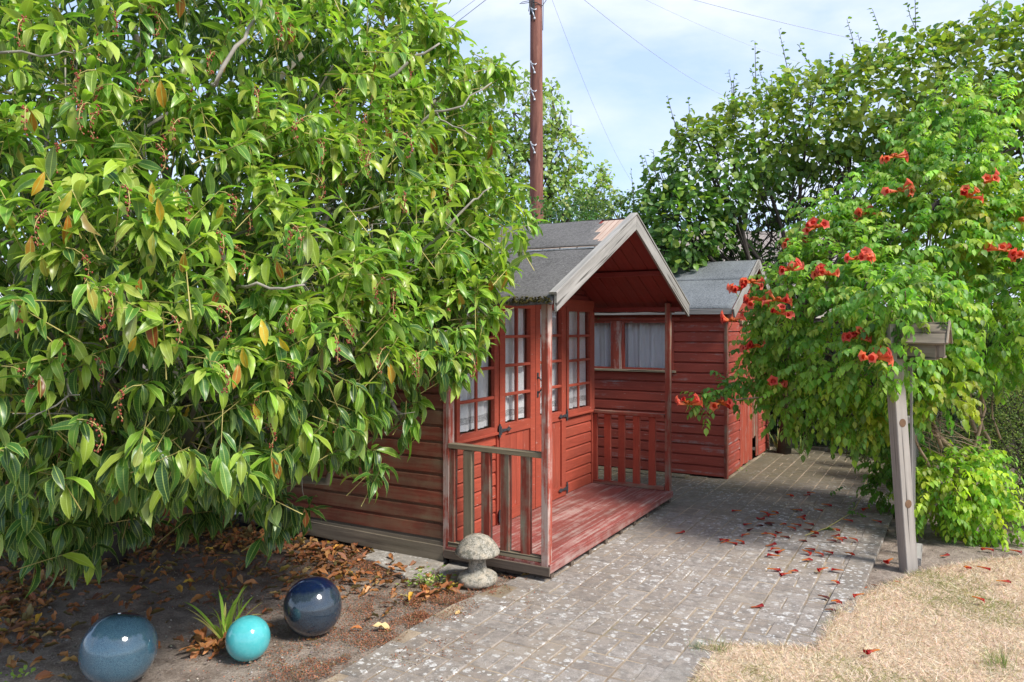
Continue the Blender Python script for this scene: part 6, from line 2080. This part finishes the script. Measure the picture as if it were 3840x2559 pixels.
def gb():
    c = bc[rng.choice(len(bc), p=BW)]
    u, v = rng.normal(c[0], c[2]), rng.normal(c[1], c[3])
    if v < 1180: return None
    p = vgr(u, v)
    if p.y < 3 or inside([tuple(sh(-.02, -.05)[:2]), tuple(sh(2.4, -.05)[:2]), tuple(sh(2.4, 2.7)[:2]), tuple(sh(-.02, 2.7)[:2])], p.x, p.y): return None
    onp = inside(PATH, p.x, p.y)
    q = mnoise.noise(Vector((p.x * 5, p.y * 5, 0))) + 0.5 * mnoise.noise(Vector((p.x * 13, p.y * 13, 4)))
    if onp and (rng.random() < 0.80 or q < 0.05): return None
    if q < -0.05 and rng.random() < 0.85: return None
    return (p.x, p.y, (0.017 if onp else 0.003) + 0.004 * rng.random())
bracts(27000, gb, 'bract_litter', 'reddish brown bract litter drifted along the bed and path edge')
# stones on the soil
pm = [(np.array([(1, 0, 0), (-1, 0, 0), (0, 1, 0), (0, -1, 0), (0, 0, .6), (0, 0, -.6)], float) * 0.5, np.array([(0, 2, 4), (2, 1, 4), (1, 3, 4), (3, 0, 4), (2, 0, 5), (1, 2, 5), (3, 1, 5), (0, 3, 5)]), np.zeros((6, 2)))]
pts = []
while len(pts) < 2600:
    u, v = rng.uniform(-50, 1250) if rng.random() < 0.7 else rng.uniform(1900, 2400), rng.uniform(1190, 1568)
    p = vgr(u, v)
    if inside(PATH, p.x, p.y) or inside(LAWN, p.x, p.y): continue
    pts.append((p.x, p.y, 0.002))
pts = np.array(pts); n = len(pts)
o = scatter('pebbles', pm, pts, axes(norm(rng.normal(size=(n, 3)) * np.array([1, 1, .3])), None, 0.3), np.exp(rng.normal(-4.95, 0.45, n)), tints(n, [(0.40, 0.36, 0.31), (0.25, 0.21, 0.18), (0.50, 0.44, 0.38)], [2, 4, 1]), M_blade)
tag(o, 'small pebbles and grit scattered over the bare soil', 'pebbles')

# ---------------- lawn blades
blade = (np.array([(0, 0.5, 0), (0, -0.5, 0), (0.55, 0.32, 0.0), (0.55, -0.32, 0.0), (1, 0, 0)], float), np.array([(0, 1, 3), (0, 3, 2), (2, 3, 4)]), np.zeros((5, 2)))
lx = [p[0] for p in LAWN]; ly = [p[1] for p in LAWN]
def blades(n, xr, yr, hs, seed=0):
    P = np.stack([rng.uniform(*xr, n), rng.uniform(*yr, n)], 1)
    poly = np.array(LAWN)
    ins = np.zeros(n, bool)
    j = len(poly) - 1
    for i in range(len(poly)):
        xi, yi = poly[i]; xj, yj = poly[j]
        c = ((yi > P[:, 1]) != (yj > P[:, 1])) & (P[:, 0] < (xj - xi) * (P[:, 1] - yi) / (yj - yi + 1e-12) + xi)
        ins ^= c; j = i
    return P[ins]
P2d = np.concatenate([blades(210000, (0.3, 4.6), (2.9, 5.6), 1), blades(30000, (0.2, 8), (1.2, 5.6), 1)])
# ragged overhang at the edges
ev = []
for i in range(len(LAWN) - 6):
    a_, b_ = Vector(LAWN[i]), Vector(LAWN[i + 1])
    for _ in range(int((b_ - a_).length * 900)):
        q = a_.lerp(b_, rng.random()); ev.append((q.x + rng.normal(0, 0.012), q.y + rng.normal(0, 0.012)))
P2d = np.concatenate([P2d, np.array(ev)])
n = len(P2d)
nz_ = np.array([mnoise.noise(Vector((x * 1.7, y * 1.7, 0))) + 0.5 * mnoise.noise(Vector((x * 5, y * 5, 2))) for x, y in P2d])
T = norm(np.stack([rng.normal(size=n), rng.normal(size=n), rng.uniform(0.02, 0.75, n)], 1))
V, Tt, U = blade
V = V * np.array([1, 0.055, 1])
green = (rng.random(n) < np.clip((nz_ - 0.02) * 1.3, 0.03, 0.6))
straw = tints(n, [(0.79, 0.64, 0.48), (0.67, 0.52, 0.36), (0.86, 0.74, 0.58), (0.48, 0.35, 0.23)], [4, 4, 2, 2], 0.12)
gre = tints(n, [(0.26, 0.27, 0.09), (0.34, 0.33, 0.12)], [1, 1], 0.15)
tn = np.where(green[:, None], gre, straw)
S = rng.uniform(0.022, 0.062, n)
o = scatter('grass_blades', [(V, Tt, U)], np.stack([P2d[:, 0], P2d[:, 1], np.full(n, 0.018)], 1), axes(T, None, 1.5), S, tn, M_blade, lawn, smooth=False)
def tuft(loc, n, h, label, stops=((0.16, 0.26, 0.06), (0.28, 0.33, 0.1))):
    P = np.stack([loc.x + rng.normal(0, 0.025, n), loc.y + rng.normal(0, 0.025, n), np.full(n, 0.01)], 1)
    T = norm(np.stack([rng.normal(0, .35, n), rng.normal(0, .35, n), np.ones(n)], 1))
    o = scatter('grass_tuft', [(V * np.array([1, .5, 1]), Tt, U)], P - np.array(tuple(loc)), axes(T, None, 1.5), rng.uniform(h * .5, h * 1.2, n), tints(n, list(stops), [1] * len(stops)), M_blade, None, None, False)
    o.location = loc
    tag(o, label, 'grass tuft')
tuft(vgr(1604, 1500), 90, 0.06, 'blue green grass tuft at the corner where lawn meets the second edging', ((0.20, 0.32, 0.17), (0.26, 0.36, 0.2)))
tuft(vgr(1655, 1505), 60, 0.09, 'olive grass tuft on the lawn edge right of the blue green tuft')
tuft(vgr(2300, 1540), 60, 0.10, 'tall green grass tuft at the lower right of the lawn')
tuft(vgr(1905, 1445), 60, 0.04, 'short green grass tuft on the lawn rim by the edging blocks')
